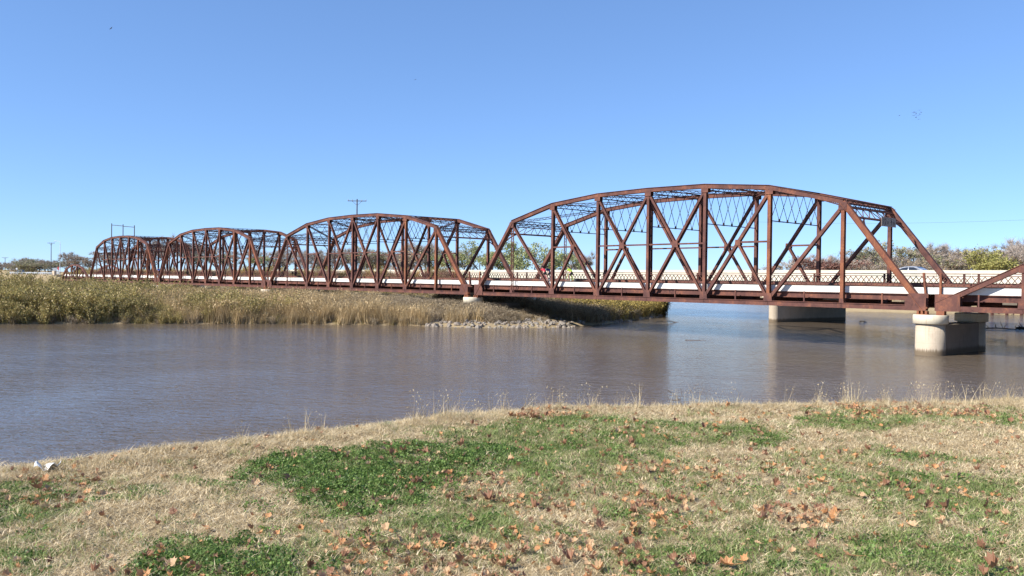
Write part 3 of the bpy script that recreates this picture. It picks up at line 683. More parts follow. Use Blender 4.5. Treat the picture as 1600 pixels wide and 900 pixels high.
        for ya, sg in ((.2, 1), (TW-.2, -1)):      # curved knees
            pts = [e(1.42 + 1.9*(1-math.sin(t*math.pi/2)), ya + sg*1.55*(1-math.cos(t*math.pi/2))) for t in np.linspace(0, 1, 7)]
            for p, q in zip(pts[:-1], pts[1:]): b.beam(p, q, .1, .09, d)
            b.beam(e(1.9,ya), e(1.42,ya+sg*.6), .05, .04, d)
        b.build('portal_frame', MD if s > 0 else MR, root)
    g_ = [.73, 1.35, .92, .70, .70]; deck_parts(root, L, [X[i] for i in range(1, 8)] + [X[0]+.3, X[8]-.3], k == 0, g_[k]/2-.01, g_[k+1]/2-.01)
    for x, ln in ((-.10, -.07), (-L+.10, .07)):     # short end posts at the kerb
        b = MB(); b.hbeam((x,.32,.95),(x+ln*2.0,.32,2.36), .13, .12, .02, (0,1,0)); b.build('kerb_post', MO, root)
    for x in (-.12, -L+.12):                        # bearings
        for y in (0, TW):
            b = MB()
            for q in (-.28, -.02, .24): b.box(x+q-.07, x+q+.07, y-.18, y+.18, -.40, -.20)
            b.box(x-.38, x+.38, y-.25, y+.25, -.44, -.40); b.build('bearing', MO, root)
    return root, X
SL = ['large rusty truss span crossing open water, closest to the right side', 'second rusty truss span from the right, over tan reeds', 'third rusty truss span from the right, past the reed bank', 'farthest of the tall rusty truss spans, beside the small arched span']
spans = [through_span(k, a, c, SL[k]) for k, (a, c) in enumerate(ENDS)]

def text_mesh(body, size, mat, depth=.006):
    cu = bpy.data.curves.new('lettering', 'FONT'); cu.body = body; cu.size = size; cu.extrude = depth; cu.align_x = 'CENTER'; cu.align_y = 'CENTER'
    o = bpy.data.objects.new('lettering', cu); COL.objects.link(o); bpy.context.view_layer.update()
    me = bpy.data.meshes.new_from_object(o.evaluated_get(bpy.context.evaluated_depsgraph_get())); bpy.data.objects.remove(o); me.materials.clear(); me.materials.append(mat); return me
# clearance sign hung from the near portal, and the one at the far end
def clearance(xw, yw, z, rz, label, grp=None):
    r_ = empty('clearance_sign', (xw, yw, z), rz, label, 'sign'); b = MB(); b.box(-1.25, 1.25, -.012, .012, -.34, .34); b.build('sign_plate', M['sign_grey'], r_)
    b = MB()
    for x in (-.9, .9): b.box(x-.02, x+.02, .02, .04, -.25, .5)
    b.build('hanger_strap', MD, r_)
    o = mesh_obj('lettering', text_mesh('12', .62, M['ink']), None, r_); o.location = (-.72, -.014, .0); o.rotation_euler = (R(90), 0, 0)
    o = mesh_obj('lettering', text_mesh('FT', .30, M['ink']), None, r_); o.location = (-.12, -.014, -.08); o.rotation_euler = (R(90), 0, 0)
    o = mesh_obj('lettering', text_mesh('4', .62, M['ink']), None, r_); o.location = (.42, -.014, .0); o.rotation_euler = (R(90), 0, 0)
    o = mesh_obj('lettering', text_mesh('IN', .30, M['ink']), None, r_); o.location = (.86, -.014, -.08); o.rotation_euler = (R(90), 0, 0)
xs = ENDS[0][0] + spans[0][1][7]
clearance(xs + 1.35, 4.4, 6.15, R(90), 'faded rectangular clearance sign hanging from the portal at the right end of the near span')
clearance(ENDS[3][1] + 4.2, 3.9, 6.1, R(-90), 'back of the clearance sign seen through the far end of the last tall span')

# pony spans
def pony(xr, xl, label):
    L = xr - xl; root = empty('pony_span', (xr, 0, 0), 0, label, 'bridge span', 'low pony truss end spans of the old bridge'); n = 5; X = [-L * (1 - i/n) for i in range(n+1)]; H = [0, 2.75, 3.62, 3.62, 2.75, 0]
    for y in (0.0, TW):
        for i in range(n): b = MB(); b.beam((X[i]+.01,y,0),(X[i+1]-.01,y,0), .34, .32); b.build('bottom_chord', MR, root)
        for i in range(n):
            b = MB(); p, q = V(X[i],y,H[i] + (.2 if i == 0 else 0)), V(X[i+1],y,H[i+1] + (.2 if i == n-1 else 0)); b.beam(p, q, .30, .34); b.beam(p, q, .03, .44, off=(.165,0) if True else 0); b.build('end_post' if i in (0, n-1) else 'top_chord', MR, root)
        for i in range(1, n): b = MB(); b.hbeam((X[i],y,.15),(X[i],y,H[i]-.12), .24, .24, .02); b.build('vertical_post', MR, root); gusset(root, X[i], y, .14, .6, .45, False, MR, .175); gusset(root, X[i], y, H[i]-.05, .55, .35, True, MR, .175)
        for (i, a), (j, c) in (((1,1),(2,0)), ((2,1),(3,0)), ((2,0),(3,1)), ((4,1),(3,0))):
            b = MB(); b.hbeam(V(X[i],y,H[i]-.2 if a else .2), V(X[j],y,H[j]-.2 if c else .2), .16, .18, .02); b.build('diagonal', MR, root)
        for a, s in ((0, 1), (n, -1)):
            for t_ in (-1, 1):
                b = MB(); b.plate([(X[a]-s*.05,y+t_*.19,-.17),(X[a]+s*1.5,y+t_*.19,-.17),(X[a]+s*1.5,y+t_*.19,.95),(X[a]-s*.05,y+t_*.19,.95)], .02, (0,1,0)); b.build('gusset_plate', MR, root)
        for i in range(n): xm = (X[i]+X[i+1])/2; b = MB(); b.box(xm-.045, xm+.045, y-.05, y+.05, .16, CZ0 + .02); b.build('hanger', MR, root)
    deck_parts(root, L, X[1:-1] + [X[0]+.3, X[-1]-.3], xr > 0, .0 if xr > 0 else .34, .35 if xr > 0 else 0.)
    b = MB(); x = -L + .12 if xr > 0 else -.12; b.hbeam((x,.32,.95),(x,.32,2.36), .14, .13, .02, (0,1,0)); b.build('kerb_post', MO, root)
    for x in (-.3, -L+.3):
        for y in (0, TW): b = MB(); b.box(x-.25, x+.25, y-.2, y+.2, -.44, -.17); b.build('bearing', MO, root)
pony(26.3, .78, 'low rusty truss span cut by the right edge of the picture')
pony(-185.75, -208.4, 'small arched pony truss span at the far left end of the bridge')

# piers: two round columns joined by a wall
def pier(x, y0, y1, skew, label, zc=-.44):
    root = empty('bridge_pier', (x, y0, WZ), 0, label, 'bridge pier', 'concrete piers of the old bridge'); zb = float(min(height(x, y0), height(x + skew, y1))) - WZ - .6; h = zc - WZ; p1 = (skew, y1 - y0)
    for nm, c in (('column', (0, 0)), ('column', p1)):
        b = MB(); b.lathe((c[0], c[1], 0), [(.0, zb), (.97, zb), (.93, 0), (.90, h-.62), (0, h-.62)], 32); b.build(nm, M['pier'], root)
        b = MB(); b.lathe((c[0], c[1], 0), [(0, h-.60), (1.02, h-.60), (1.08, h-.57), (1.08, h-.05), (1.04, h), (0, h)], 32); b.build('cap', M['cap'], root)
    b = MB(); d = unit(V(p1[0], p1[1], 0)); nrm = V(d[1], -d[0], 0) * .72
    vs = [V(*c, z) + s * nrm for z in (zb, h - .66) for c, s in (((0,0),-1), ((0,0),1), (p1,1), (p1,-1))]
    b.add(vs, [(3,2,1,0),(4,5,6,7),(0,1,5,4),(1,2,6,5),(2,3,7,6),(3,0,4,7)]); b.build('web_wall', M['shaded_wall'], root)
PL = ['round concrete pier standing in the water at the right', 'pale concrete pier rising from the brush behind the rocks', 'pale concrete pier behind the reeds, third pier from the right', 'small pale pier in the shrubs, fourth pier from the right', 'pier cap showing above the shrubs by the arched span']
for i, (x, sk) in enumerate(((.38, .3), (-47.1, .3), (-95.55, 0), (-141.4, 0), (-185.4, 0))): pier(x, .1, 6.75 if i == 0 else TW, sk, PL[i])
b = MB(); b.box(-211.2, -208.45, -1.2, 9.0, -2.6, 1.1); b.box(-211.2, -209.2, -1.5, -1.0, -2.6, 2.2); tag(b.build('bridge_abutment', M['pier']), 'low concrete abutment under the far left end of the old bridge', 'abutment')
b = MB(); b.box(26.45, 30, -1.2, 9.0, -2.6, 1.1); tag(b.build('bridge_abutment', M['pier']), 'concrete abutment carrying the right end of the old bridge', 'abutment')

# ---------------------------------------------------------------- highway bridge behind
HY0, HY1, HT_, HR = 29.2, 48.6, 2.96, 1.95
root = empty('highway_bridge', (0, HY0, 0), 0, 'long low highway bridge with pale solid barriers behind the rusty trusses', 'bridge')
def hb(name, mat, *bx, kind=None): b = MB(); [b.box(*q) for q in bx]; return b.build(name, mat, root, kind)
x0, x1 = -262, 44; W_ = HY1 - HY0
for i in range(17):
    a = x0 + (x1-x0) * i / 17; c = x0 + (x1-x0) * (i+1) / 17 - .03
    b = MB(); b.plate([(a,0,HR-.05),(a,.42,HR-.05),(a,.42,HR+.1),(a,.28,HR+.35),(a,.25,HT_),(a,.02,HT_),(a,0,HT_-.02)][::-1], .001, (1,0,0)); pr = [(0,HR-.1),(.42,HR-.1),(.42,HR+.1),(.28,HR+.35),(.25,HT_),(.0,HT_)]
    for nm, y_, sg in (('barrier', 0, 1), ('barrier', W_, -1)):
        b = MB(); n = len(pr); vs = [(xx, y_ + sg*p[0], p[1]) for xx in (a, c) for p in pr]; f = [tuple(range(n)), tuple(range(n, 2*n))[::-1]] + [(i_, n+i_, n+(i_+1) % n, (i_+1) % n) for i_ in range(n)]
        if sg > 0: f = [q[::-1] for q in f]
        b.add(vs, f); b.build(nm, M['barrier'], root)
hb('deck', M['road'], (x0, x1, .05, W_-.05, 1.72, HR-.1-.004))
hb('road_surface', M['road'], (x0, x1, .43, W_-.43, HR-.1, HR))
hb('drip_edge', M['barrier'], (x0, x1, -.02, .25, 1.70, 1.898))
for y in (.9, 3.9, 6.9, 9.7, 12.5, 15.5, 18.5):
    hb('girder', M['dark_steel'], (x0, x1, y-.02, y+.02, .62, 1.70), (x0, x1, y-.2, y+.2, .58, .62), (x0, x1, y-.2, y+.2, 1.66, 1.715))
for i in range(9):
    x = -28.5 + (i - 6) * 32.5
    rr = empty('highway_pier', (x, HY0 + 1.4, WZ), R(-8), ['highway bridge pier number %d' % i][0], 'bridge pier', 'wall piers of the highway bridge')
    if i == 6: tag(rr, 'wide concrete pier of the highway bridge standing in the water, sunlit on its rounded nose')
    else: tag(rr, 'mostly hidden concrete wall pier under the highway bridge', None, 'hidden wall piers of the highway bridge')
    b = MB(); n = 12; pts = [(.62*math.cos(t), .62*math.sin(t)) for t in np.linspace(math.pi, 2*math.pi, n)] + [(.62*math.cos(t), 13.0 + .62*math.sin(t)) for t in np.linspace(0, math.pi, n)]
    N_ = len(pts); zz = (-2.6, 2.35); vs = [(p[0], p[1], z) for z in zz for p in pts]; b.add(vs, [(j, (j+1) % N_, N_+(j+1) % N_, N_+j) for j in range(N_)], False); b.add(vs[N_:], [tuple(range(N_))]); b.build('pier_wall', M['pier'], rr)
    b = MB(); b.box(-.75, .75, -1.3, 16.4, 2.9, 3.68); b.plate([(0,-1.3,2.9),(0,16.4,2.9),(0,13.4,2.3),(0,-.8,2.3)][::-1], 1.5, (1,0,0)); b.build('pier_cap', M['cap'], rr)

# ---------------------------------------------------------------- sedan on the highway bridge
def sedan(loc, rz, label):
    root = empty('sedan_car', loc, rz, label, 'car'); n = 23; xs_ = np.linspace(-2.35, 2.35, n)
    belt = lambda x: .97 - .16 * max(0, (x-.9)/1.4)**1.5 - .06 * max(0, (-x-1.3)/1.0)**2
    def sect(x, top, wl, wu, zl):
        return [(x,-wu*.86,zl),(x,-wl,zl+.12),(x,-wl,.55),(x,-wu,top-.05),(x,-wu*.9,top),(x,wu*.9,top),(x,wu,top-.05),(x,wl,.55),(x,wl,zl+.12),(x,wu*.86,zl)]
    vs = []
    for x in xs_:
        tap = 1 - .13 * (abs(x)/2.35)**4; vs += sect(x, belt(x) * (1 if abs(x) < 2.2 else .86), .9*tap, .86*tap, .2)
    b = MB(); k = 10; b.add(vs, [(i*k+j, (i+1)*k+j, (i+1)*k+(j+1) % k, i*k+(j+1) % k) for i in range(n-1) for j in range(k)], True); b.add(vs[:k], [tuple(range(k))]); b.add(vs[-k:], [tuple(range(k))[::-1]]); b.build('body', M['silver'], root)
    prof = [(-1.95,.96),(-1.45,1.24),(-.85,1.42),(-.2,1.47),(.35,1.42),(.85,1.22),(1.35,.93)]
    vs = []
    for x, z in prof: w = .84 - .30 * (z - .94); vs += [(x,-.84,.93),(x,-w,z),(x,-w*.8,z+.02 if z > .97 else z),(x,w*.8,z+.02 if z > .97 else z),(x,w,z),(x,.84,.93)]
    b = MB(); b.add(vs, [(i*6+j, (i+1)*6+j, (i+1)*6+j+1, i*6+j+1) for i in range(6) for j in range(5)], True); b.build('roof', M['silver'], root)
    def side(p, s): x, z = p; return (x, s * (.84 - .30*(z-.94) + .012), z)
    for s in (-1, 1):
        for nm, pts in (('side_window', [(-1.5,1.0),(-1.05,1.27),(-.55,1.37),(-.42,1.38),(-.42,1.0)]), ('side_window', [(-.32,1.0),(-.32,1.385),(.15,1.37),(.62,1.19),(.98,1.0)])):
            b = MB(); b.plate([side(p, s) for p in pts], .012, (0,1,0)); b.build(nm, M['tint'], root)
        b = MB(); b.box(.62,.82, s*.98-.08, s*.98+.08, .98, 1.12); b.build('mirror', M['silver'], root)
    for nm, (a, c) in (('windshield', ((.42,1.41),(1.28,.965))), ('rear_window', ((-.95,1.41),(-1.85,1.0)))):
        b = MB(); o_ = .018; b.plate([(a[0]+o_,-.62,a[1]+o_),(a[0]+o_,.62,a[1]+o_),(c[0]+o_,.74,c[1]+o_),(c[0]+o_,-.74,c[1]+o_)], .012, unit(V(.45,0,.85) if nm[0]=='w' else V(-.45,0,.85))); b.build(nm, M['tint'], root)
    for x in (-1.42, 1.42):
        for s in (-1, 1):
            b = MB(); b.tube([(x,s*.72,.33),(x,s*.92,.33)], .33, 20); w = b.build('wheel', M['black'], root); b = MB(); b.tube([(x,s*.90,.33),(x,s*.93,.33)], .2, 12); b.build('rim', M['galv'], w)
    for s in (-1, 1):
        b = MB(); b.box(2.12, 2.3, s*.62-.16, s*.62+.16, .62, .74); b.build('headlight', M['white_metal'], root)
        b = MB(); b.box(-2.33, -2.2, s*.65-.14, s*.65+.14, .72, .86); b.build('tail_light', M['leaf_red'], root)
    return root
sedan((-13.8, 33.5, HR), 0, 'silver sedan driving across the highway bridge, only its roof and windows above the barrier')

# ---------------------------------------------------------------- cyclists on the old bridge
def skin_body(name, nodes, edges, radii, mat, parent, root_i=0, sub=1):
    me = bpy.data.meshes.new(name); me.from_pydata([tuple(v) for v in nodes], edges, []); o = mesh_obj(name, me, mat, parent)
    o.modifiers.new('skin', 'SKIN'); sv = me.skin_vertices[0].data
    for i, r_ in enumerate(radii): sv[i].radius = (r_, r_) if np.isscalar(r_) else r_
    sv[root_i].use_root = True; md = o.modifiers.new('sub', 'SUBSURF'); md.levels = md.render_levels = sub; return o
M['skin'] = simple('skin', (.45, .26, .18), .6, 0, .08)
M['short'] = simple('black_cycling_shorts', (.02, .02, .025), .7, 0, .1)
JER = {'red': simple('red_jersey', (.62, .035, .07), .7, 0, .1), 'navy': simple('navy_jersey', (.02, .035, .12), .7, 0, .1), 'lime': simple('lime_jersey', (.42, .62, .04), .7, 0, .1), 'blue': simple('blue_jersey', (.02, .12, .50), .7, 0, .1)}
def cyclist(loc, rz, jer, helmet, lab_p, lab_b):
    bk = empty('bicycle', loc, rz, lab_b, 'bicycle')
    for x in (-.5, .52):
        b = MB(); c_ = [(x + .335*math.cos(t), 0, .345 + .335*math.sin(t)) for t in np.linspace(0, 2*math.pi, 25)]; b.tube(c_, .014, 6, False); w = b.build('wheel', M['black'], bk)
        b = MB()
        for t in np.linspace(0, math.pi, 8)[:-1]: b.tube([(x + .33*math.cos(t),0,.345+.33*math.sin(t)), (x - .33*math.cos(t),0,.345-.33*math.sin(t))], .003, 4)
        b.tube([(x,-.03,.345),(x,.03,.345)], .03, 8); b.build('spokes', M['galv'], w)
    b = MB()
    for p, q in (((-.08,0,.28),(-.2,0,.9)), ((-.08,0,.28),(.36,0,.82)), ((-.17,0,.82),(.36,0,.86)), ((-.5,0,.345),(-.08,0,.28)), ((-.5,0,.345),(-.18,0,.8)), ((.35,0,.93),(.40,0,.72)), ((.40,0,.72),(.52,0,.345))): b.tube([p, q], .017, 6)
    b.build('frame', JER[jer], bk); b = MB(); b.tube([(.36,-.2,.98),(.38,-.05,.97),(.38,.05,.97),(.36,.2,.98)], .014, 6); b.tube([(.36,.2,.98),(.48,.21,.97),(.46,.21,.86)], .013, 6); b.tube([(.36,-.2,.98),(.48,-.21,.97),(.46,-.21,.86)], .013, 6); b.build('handlebar', M['black'], bk)
    b = MB(); b.tube([(-.34,0,.93),(-.22,0,.945),(-.08,0,.935)], [.06,.055,.022], 8); b.build('saddle', M['black'], bk)
    b = MB(); b.tube([(-.08,-.03,.28),(-.08,.03,.28)], .09, 12); b.beam((-.08,.07,.28),(.06,.07,.19), .02, .02, (0,1,0)); b.beam((-.08,-.07,.28),(-.22,-.07,.37), .02, .02, (0,1,0)); b.build('crank', M['galv'], bk)
    ps = empty('person', loc, rz, lab_p, 'person')
    nd = [(-.2,0,.99),(-.02,0,1.18),(.14,0,1.36),(.24,0,1.46),(.29,0,1.55),(.33,0,1.63),(.40,0,1.60)]; ed = [(0,1),(1,2),(2,3),(3,4),(4,5),(5,6)]; rr = [(.13,.15),(.13,.15),(.14,.17),.065,.06,.105,.035]
    def limb(parent_i, pts, rs_):
        k = parent_i
        for p, q in zip(pts, rs_): nd.append(p); rr.append(q); ed.append((k, len(nd)-1)); k = len(nd)-1
    for s, kn, an, toe in ((1, (.18,.13,.72), (.02,.11,.28), (.16,.11,.21)), (-1, (.16,-.13,.98), (-.16,-.11,.5), (-.03,-.11,.40))):
        limb(0, [(-.18,s*.1,.93), kn, an, toe], [.10,.07,.042,.032])
        limb(2, [(.15,s*.19,1.38), (.26,s*.23,1.16), (.41,s*.21,1.02), (.46,s*.21,.98)], [.065,.045,.034,.035])
    skin_body('body', nd, ed, rr, M['skin'], ps)
    skin_body('jersey', [(-.16,0,1.03),(-.02,0,1.18),(.14,0,1.36),(.22,0,1.43),(.15,.19,1.38),(.22,.22,1.24),(.15,-.19,1.38),(.22,-.22,1.24)], [(0,1),(1,2),(2,3),(2,4),(4,5),(2,6),(6,7)], [(.145,.17),(.148,.17),(.158,.19),.08,.082,.062,.082,.062], JER[jer], ps)
    skin_body('shorts', [(-.2,0,.99),(-.15,0,1.06),(-.18,.1,.93),(.05,.125,.80),(-.18,-.1,.93),(.04,-.125,.965)], [(0,1),(0,2),(2,3),(0,4),(4,5)], [(.15,.17),(.14,.16),.115,.09,.115,.09], M['short'], ps)
    b = MB(); vs = [(.33 + .145*math.cos(a)*math.cos(e), .105*math.sin(a)*math.cos(e), 1.655 + .11*math.sin(e)) for e in np.linspace(0, math.pi/2, 5) for a in np.linspace(0, 2*math.pi, 13)[:-1]]
    b.add(vs, [(i*12+j, i*12+(j+1) % 12, (i+1)*12+(j+1) % 12, (i+1)*12+j) for i in range(4) for j in range(12)], True); b.build('helmet', M['white_metal'] if helmet == 'white' else M['short'], ps)
for px, y, rz, j, h, la in ((850, 3.2, R(172), 'red', 'black', 'leading, at the left of the pair'), (857.5, 4.6, R(170), 'navy', 'black', 'dark, just right of the red jersey'), (891, 3.6, R(184), 'lime', 'black', 'alone, right of the third tall post'), (248, 4.2, R(175), 'blue', 'black', 'far off near the fourth pier')):
    p = on_y(px, 430, y); cyclist((p[0], y, RZ), rz, j, h, f'cyclist in a {j} jersey, {la}', f'bicycle ridden by the {j} jersey rider, {la}')

# ---------------------------------------------------------------- trees
def limb_mesh(seed, h, spread, levels=3, n0=6, trunk_h=.28, thick=.022):
    rs = np.random.default_rng(seed); mb = MB(); tips = []
    def grow(p, d, ln, r, lev):
        pts = [p]; c = p.copy(); dd = d.copy(); k = 3
        for i in range(k): dd = unit(dd + rs.normal(0, .13, 3) + V(0,0,.07)); c = c + dd * ln / k; pts.append(c.copy())
        rad = [r * (1 - .5 * i / k) for i in range(k+1)]; mb.tube(pts, rad, 6 if lev == 0 else 4 if lev < 2 else 3, False)
        if lev >= levels: tips.append((c, dd)); return
        if lev >= 2: tips.append(((pts[1] + pts[2]) / 2, dd))
        for j in range(3 if lev else n0):
            a = rs.uniform(0, 6.28); t = V(math.cos(a), math.sin(a), 0); ang = rs.uniform(.3, .85) * spread; nd = unit(dd * math.cos(ang) + t * math.sin(ang)); q = pts[-1] if j % 2 == 0 else pts[-2] * .5 + pts[-1] * .5
            grow(q, nd, ln * rs.uniform(.62, .85) * (1.15 if lev == 0 else 1), r * .5, lev + 1)
    grow(V(0,0,-.4), V(rs.normal(0,.05), rs.normal(0,.05), 1), h * trunk_h + .4, h * thick, 0)
    z = max(t[0][2] for t in tips); k = h / (z * 1.06); rad = np.percentile([math.hypot(t[0][0], t[0][1]) for t in tips], 88); kr = .46 * h / rad
    me = mb; me.v = [(a*kr, b*kr, c*k) for a, b, c in me.v]; return me, [(t[0]*np.array([kr,kr,k]), t[1]) for t in tips]
def crown_mesh(seed, tips, h, leafn, lsize, twign, tlen, clump, lasp=.6):
    rs = np.random.default_rng(seed + 99); L_, T_ = [], []
    for c, d in tips:
        if rs.uniform() < .1: continue
        if leafn:
            n = int(leafn * rs.uniform(.3, 1.5)); L_.append(c + rs.normal(0, clump, (n, 3)) * h * np.array([1, 1, .75]))
        n = twign; a = d + rs.normal(0, .62, (n, 3)) + np.array([0,0,.2]); a /= np.linalg.norm(a, axis=1)[:, None]; s = c + rs.normal(0, .3, (n, 3)) * h * .045; ln = (tlen * h * rs.uniform(.4, 1.2, n))[:, None]
        sd = np.cross(a, rs.normal(size=(n, 3))); sd /= np.linalg.norm(sd, axis=1)[:, None]; w = .0019 * h; T_.append(np.stack([s - sd*w, s + sd*w, s + a*ln], 1))
    out = []
    if T_: t_ = np.concatenate(T_); n = len(t_); tw = (t_.reshape(-1, 3), np.arange(3*n).reshape(-1, 3), rs.uniform(0, 1, n))
    lf = quads(np.concatenate(L_), lsize, lasp, rs) if L_ else None
    return lf, tw
KIND = {   # leafn, leaf size, twigs per tip, twig length, clump, materials, h ref
 'bare': (0, 0, 75, .13, .05, None), 'sparse': (14, .34, 55, .12, .05, 'leaf_rust'), 'olive': (26, .34, 45, .10, .055, 'leaf_olive'), 'lime': (46, .36, 12, .12, .05, 'leaf_lime'),
 'gold': (110, .34, 6, .08, .062, 'leaf_gold'), 'red': (60, .32, 12, .10, .06, 'leaf_red')}
TREES = {}
def tree_proto(kind, v):
    if (kind, v) in TREES: return TREES[(kind, v)]
    ln, ls, tn, tl, cl, mat = KIND[kind]; h = 9.0; sp = {'bare': 1.0, 'lime': 1.15, 'gold': 1.0}.get(kind, 1.05); mb, tips = limb_mesh(v * 7 + len(kind), h, sp, 3, 5 + v % 3, .2 if kind != 'bare' else .24)
    lf, tw = crown_mesh(v * 5 + 1, tips, h, ln, ls, tn, tl, cl); TREES[(kind, v)] = r_ = (mb.mesh('trunk', M['bark']), np_mesh('twigs', tw[0], tw[1], M['twig'], tw[2]), np_mesh('crown', lf[0], lf[1], M[mat], lf[2]) if lf else None); return r_
def tree(kind, v, x, y, h, label, group=None, wide=1.0, rz=None):
    tr, tw, cr_ = tree_proto(kind, v); z = float(height(x, y)) - .1; o = empty('bare_tree' if kind == 'bare' else 'leafy_tree', (x, y, z), rng.uniform(0, 6.28) if rz is None else rz, label, 'tree', group); k = h / 9.0; o.scale = (k*wide, k*wide, k)
    mesh_obj('trunk', tr, None, o)
    if cr_: mesh_obj('crown', cr_, None, o); mesh_obj('twigs', tw, None, o, 'stuff')
    else: mesh_obj('crown', tw, None, o)
def tree_px(kind, v, px, top, dep, label, group=None, wide=1.0):
    p = at_depth(px, top, dep); z = float(height(p[0], p[1])); tree(kind, v, p[0], p[1], max(3., p[2] - z), label, group, wide)
# trees behind the highway bridge on the right
RT = [('bare',1,1262,398,185,1.3),('sparse',0,1232,405,200,1.4),('bare',2,1300,400,190,1.3),('bare',0,1330,398,190,1.3),('olive',0,1345,392,178,1.3),('bare',1,1367,392,182,1.3),('sparse',1,1350,402,170,1.4),('olive',1,1400,378,172,1.1),('bare',3,1425,382,180,1.2),
      ('sparse',2,1442,388,170,1.3),('olive',2,1462,398,165,1.4),('bare',2,1470,384,182,1.3),('bare',0,1492,390,172,1.4),('sparse',0,1482,392,166,1.3),('bare',1,1515,388,176,1.4),('sparse',1,1508,396,162,1.4),('bare',3,1534,390,180,1.2),('bare',2,1578,374,172,1.2),('bare',1,1598,382,166,1.2),('bare',0,1618,376,170,1.2),('sparse',2,1590,398,160,1.4),('olive',0,1640,384,170,1.2),('bare',3,1390,396,186,1.4),
      ('sparse',0,1420,402,160,1.5),('sparse',1,1380,408,165,1.5),('bare',1,1550,392,168,1.4),('bare',2,1660,380,175,1.3),('sparse',2,1690,384,172,1.3),('bare',3,1570,388,162,1.3)]
def row(rows, texts, side, grp, lift=0):
    for kd in texts:
        lst = sorted([r for r in rows if r[0] == kd], key=lambda r: r[2])
        for i, (k_, v, px, top, dep, wd) in enumerate(lst): tree_px(k_, v, px, top - lift, dep, f'{ORD[i]} {texts[kd]} from the left {side}', grp + ', ' + kd, wd)
gl = {'bare': 'bare grey-brown tree', 'sparse': 'thin brown-leaved tree', 'olive': 'dull olive-leaved tree'}
row(RT, gl, 'behind the highway bridge', 'trees behind the highway bridge', 1)
tree_px('gold', 0, 1551, 386, 150, 'round bright yellow-green tree at the right, in front of the bare trees', None, 1.05)
tree_px('red', 0, 1293, 402, 170, 'low dull red tree beyond the highway bridge', None, 1.7)
tree_px('red', 1, 1280, 405, 172, 'smaller dull red shrub-like tree left of the wide red one', None, 1.5)
# feathery yellow-green willows seen between the first two spans
for i, (v, px, top, dep, wd, la) in enumerate(((0, 748, 376, 172, 1.0, 'tall feathery yellow-green tree left of the pier between the two nearest spans'), (1, 700, 392, 178, 1.1, 'feathery yellow-green tree seen through the right end of the second span'), (2, 800, 377, 168, 1.05, 'feathery lime tree seen through the left end of the nearest span'),
        (0, 832, 378, 165, .95, 'loose yellow-green tree behind the cyclists in the nearest span'), (1, 868, 388, 170, .9, 'wispy half-bare lime tree thinning out towards open sky'), (2, 772, 392, 160, 1.0, 'low lime tree right above the gap between the spans'))):
    tree_px('lime', v, px, top, dep, la, None, wd)
tree_px('bare', 2, 890, 392, 175, 'thin bare tree at the right edge of the yellow-green willows'); tree_px('bare', 1, 722, 390, 180, 'bare tree among the yellow-green willows')
tree_px('lime', 1, 407, 398, 190, 'lime green round tree low behind the third span from the right', None, 1.5)
MT = [('bare',0,480,400,230,1.3),('bare',1,505,398,225,1.3),('sparse',0,528,396,230,1.3),('bare',2,552,398,228,1.3),('olive',1,578,394,215,1.2),('sparse',1,600,400,220,1.3),('bare',3,622,398,218,1.3),('sparse',2,650,386,200,1.1),('olive',2,668,392,205,1.1),('bare',0,685,388,205,1.2),('bare',2,630,392,225,1.2),
      ('bare',1,448,396,240,1.3),('sparse',2,425,400,240,1.3),('bare',3,385,394,245,1.3),('bare',0,360,396,250,1.3),('sparse',0,338,398,250,1.3),('bare',2,318,392,250,1.3),('bare',1,298,388,255,1.3),('bare',3,275,384,250,1.1),('bare',0,262,376,245,.8),('bare',2,240,385,260,1.3),('sparse',1,222,395,260,1.4),('bare',1,200,398,265,1.4),('bare',3,180,400,270,1.4),('sparse',0,160,402,270,1.4),('olive',0,350,404,230,1.4),('olive',2,300,404,235,1.4)]
row(MT, gl, 'behind the farther truss spans', 'trees behind the farther spans', 9)
LT = [('sparse',0,20,412,330,1.6),('sparse',1,33,408,330,1.6),('sparse',2,46,406,320,1.6),('olive',0,54,408,315,1.6),('bare',0,60,408,330,1.6),('bare',1,72,410,320,1.7),('bare',2,84,412,330,1.7),('bare',3,8,414,330,1.7),('bare',0,-10,412,320,1.6),('sparse',1,-30,408,320,1.6),('bare',2,112,398,300,1.3),('sparse',2,124,404,290,1.4),('olive',1,102,410,310,1.5),('sparse',0,138,406,285,1.4),('bare',1,118,402,290,1.4),('sparse',0,62,411,315,1.6),('olive',2,40,411,310,1.6),('olive',1,76,413,310,1.6)]
row(LT, {'bare': 'bare tree', 'sparse': 'orange-brown tree', 'olive': 'olive tree'}, 'in the low wood at the far left', 'low wood at the far left', 4)

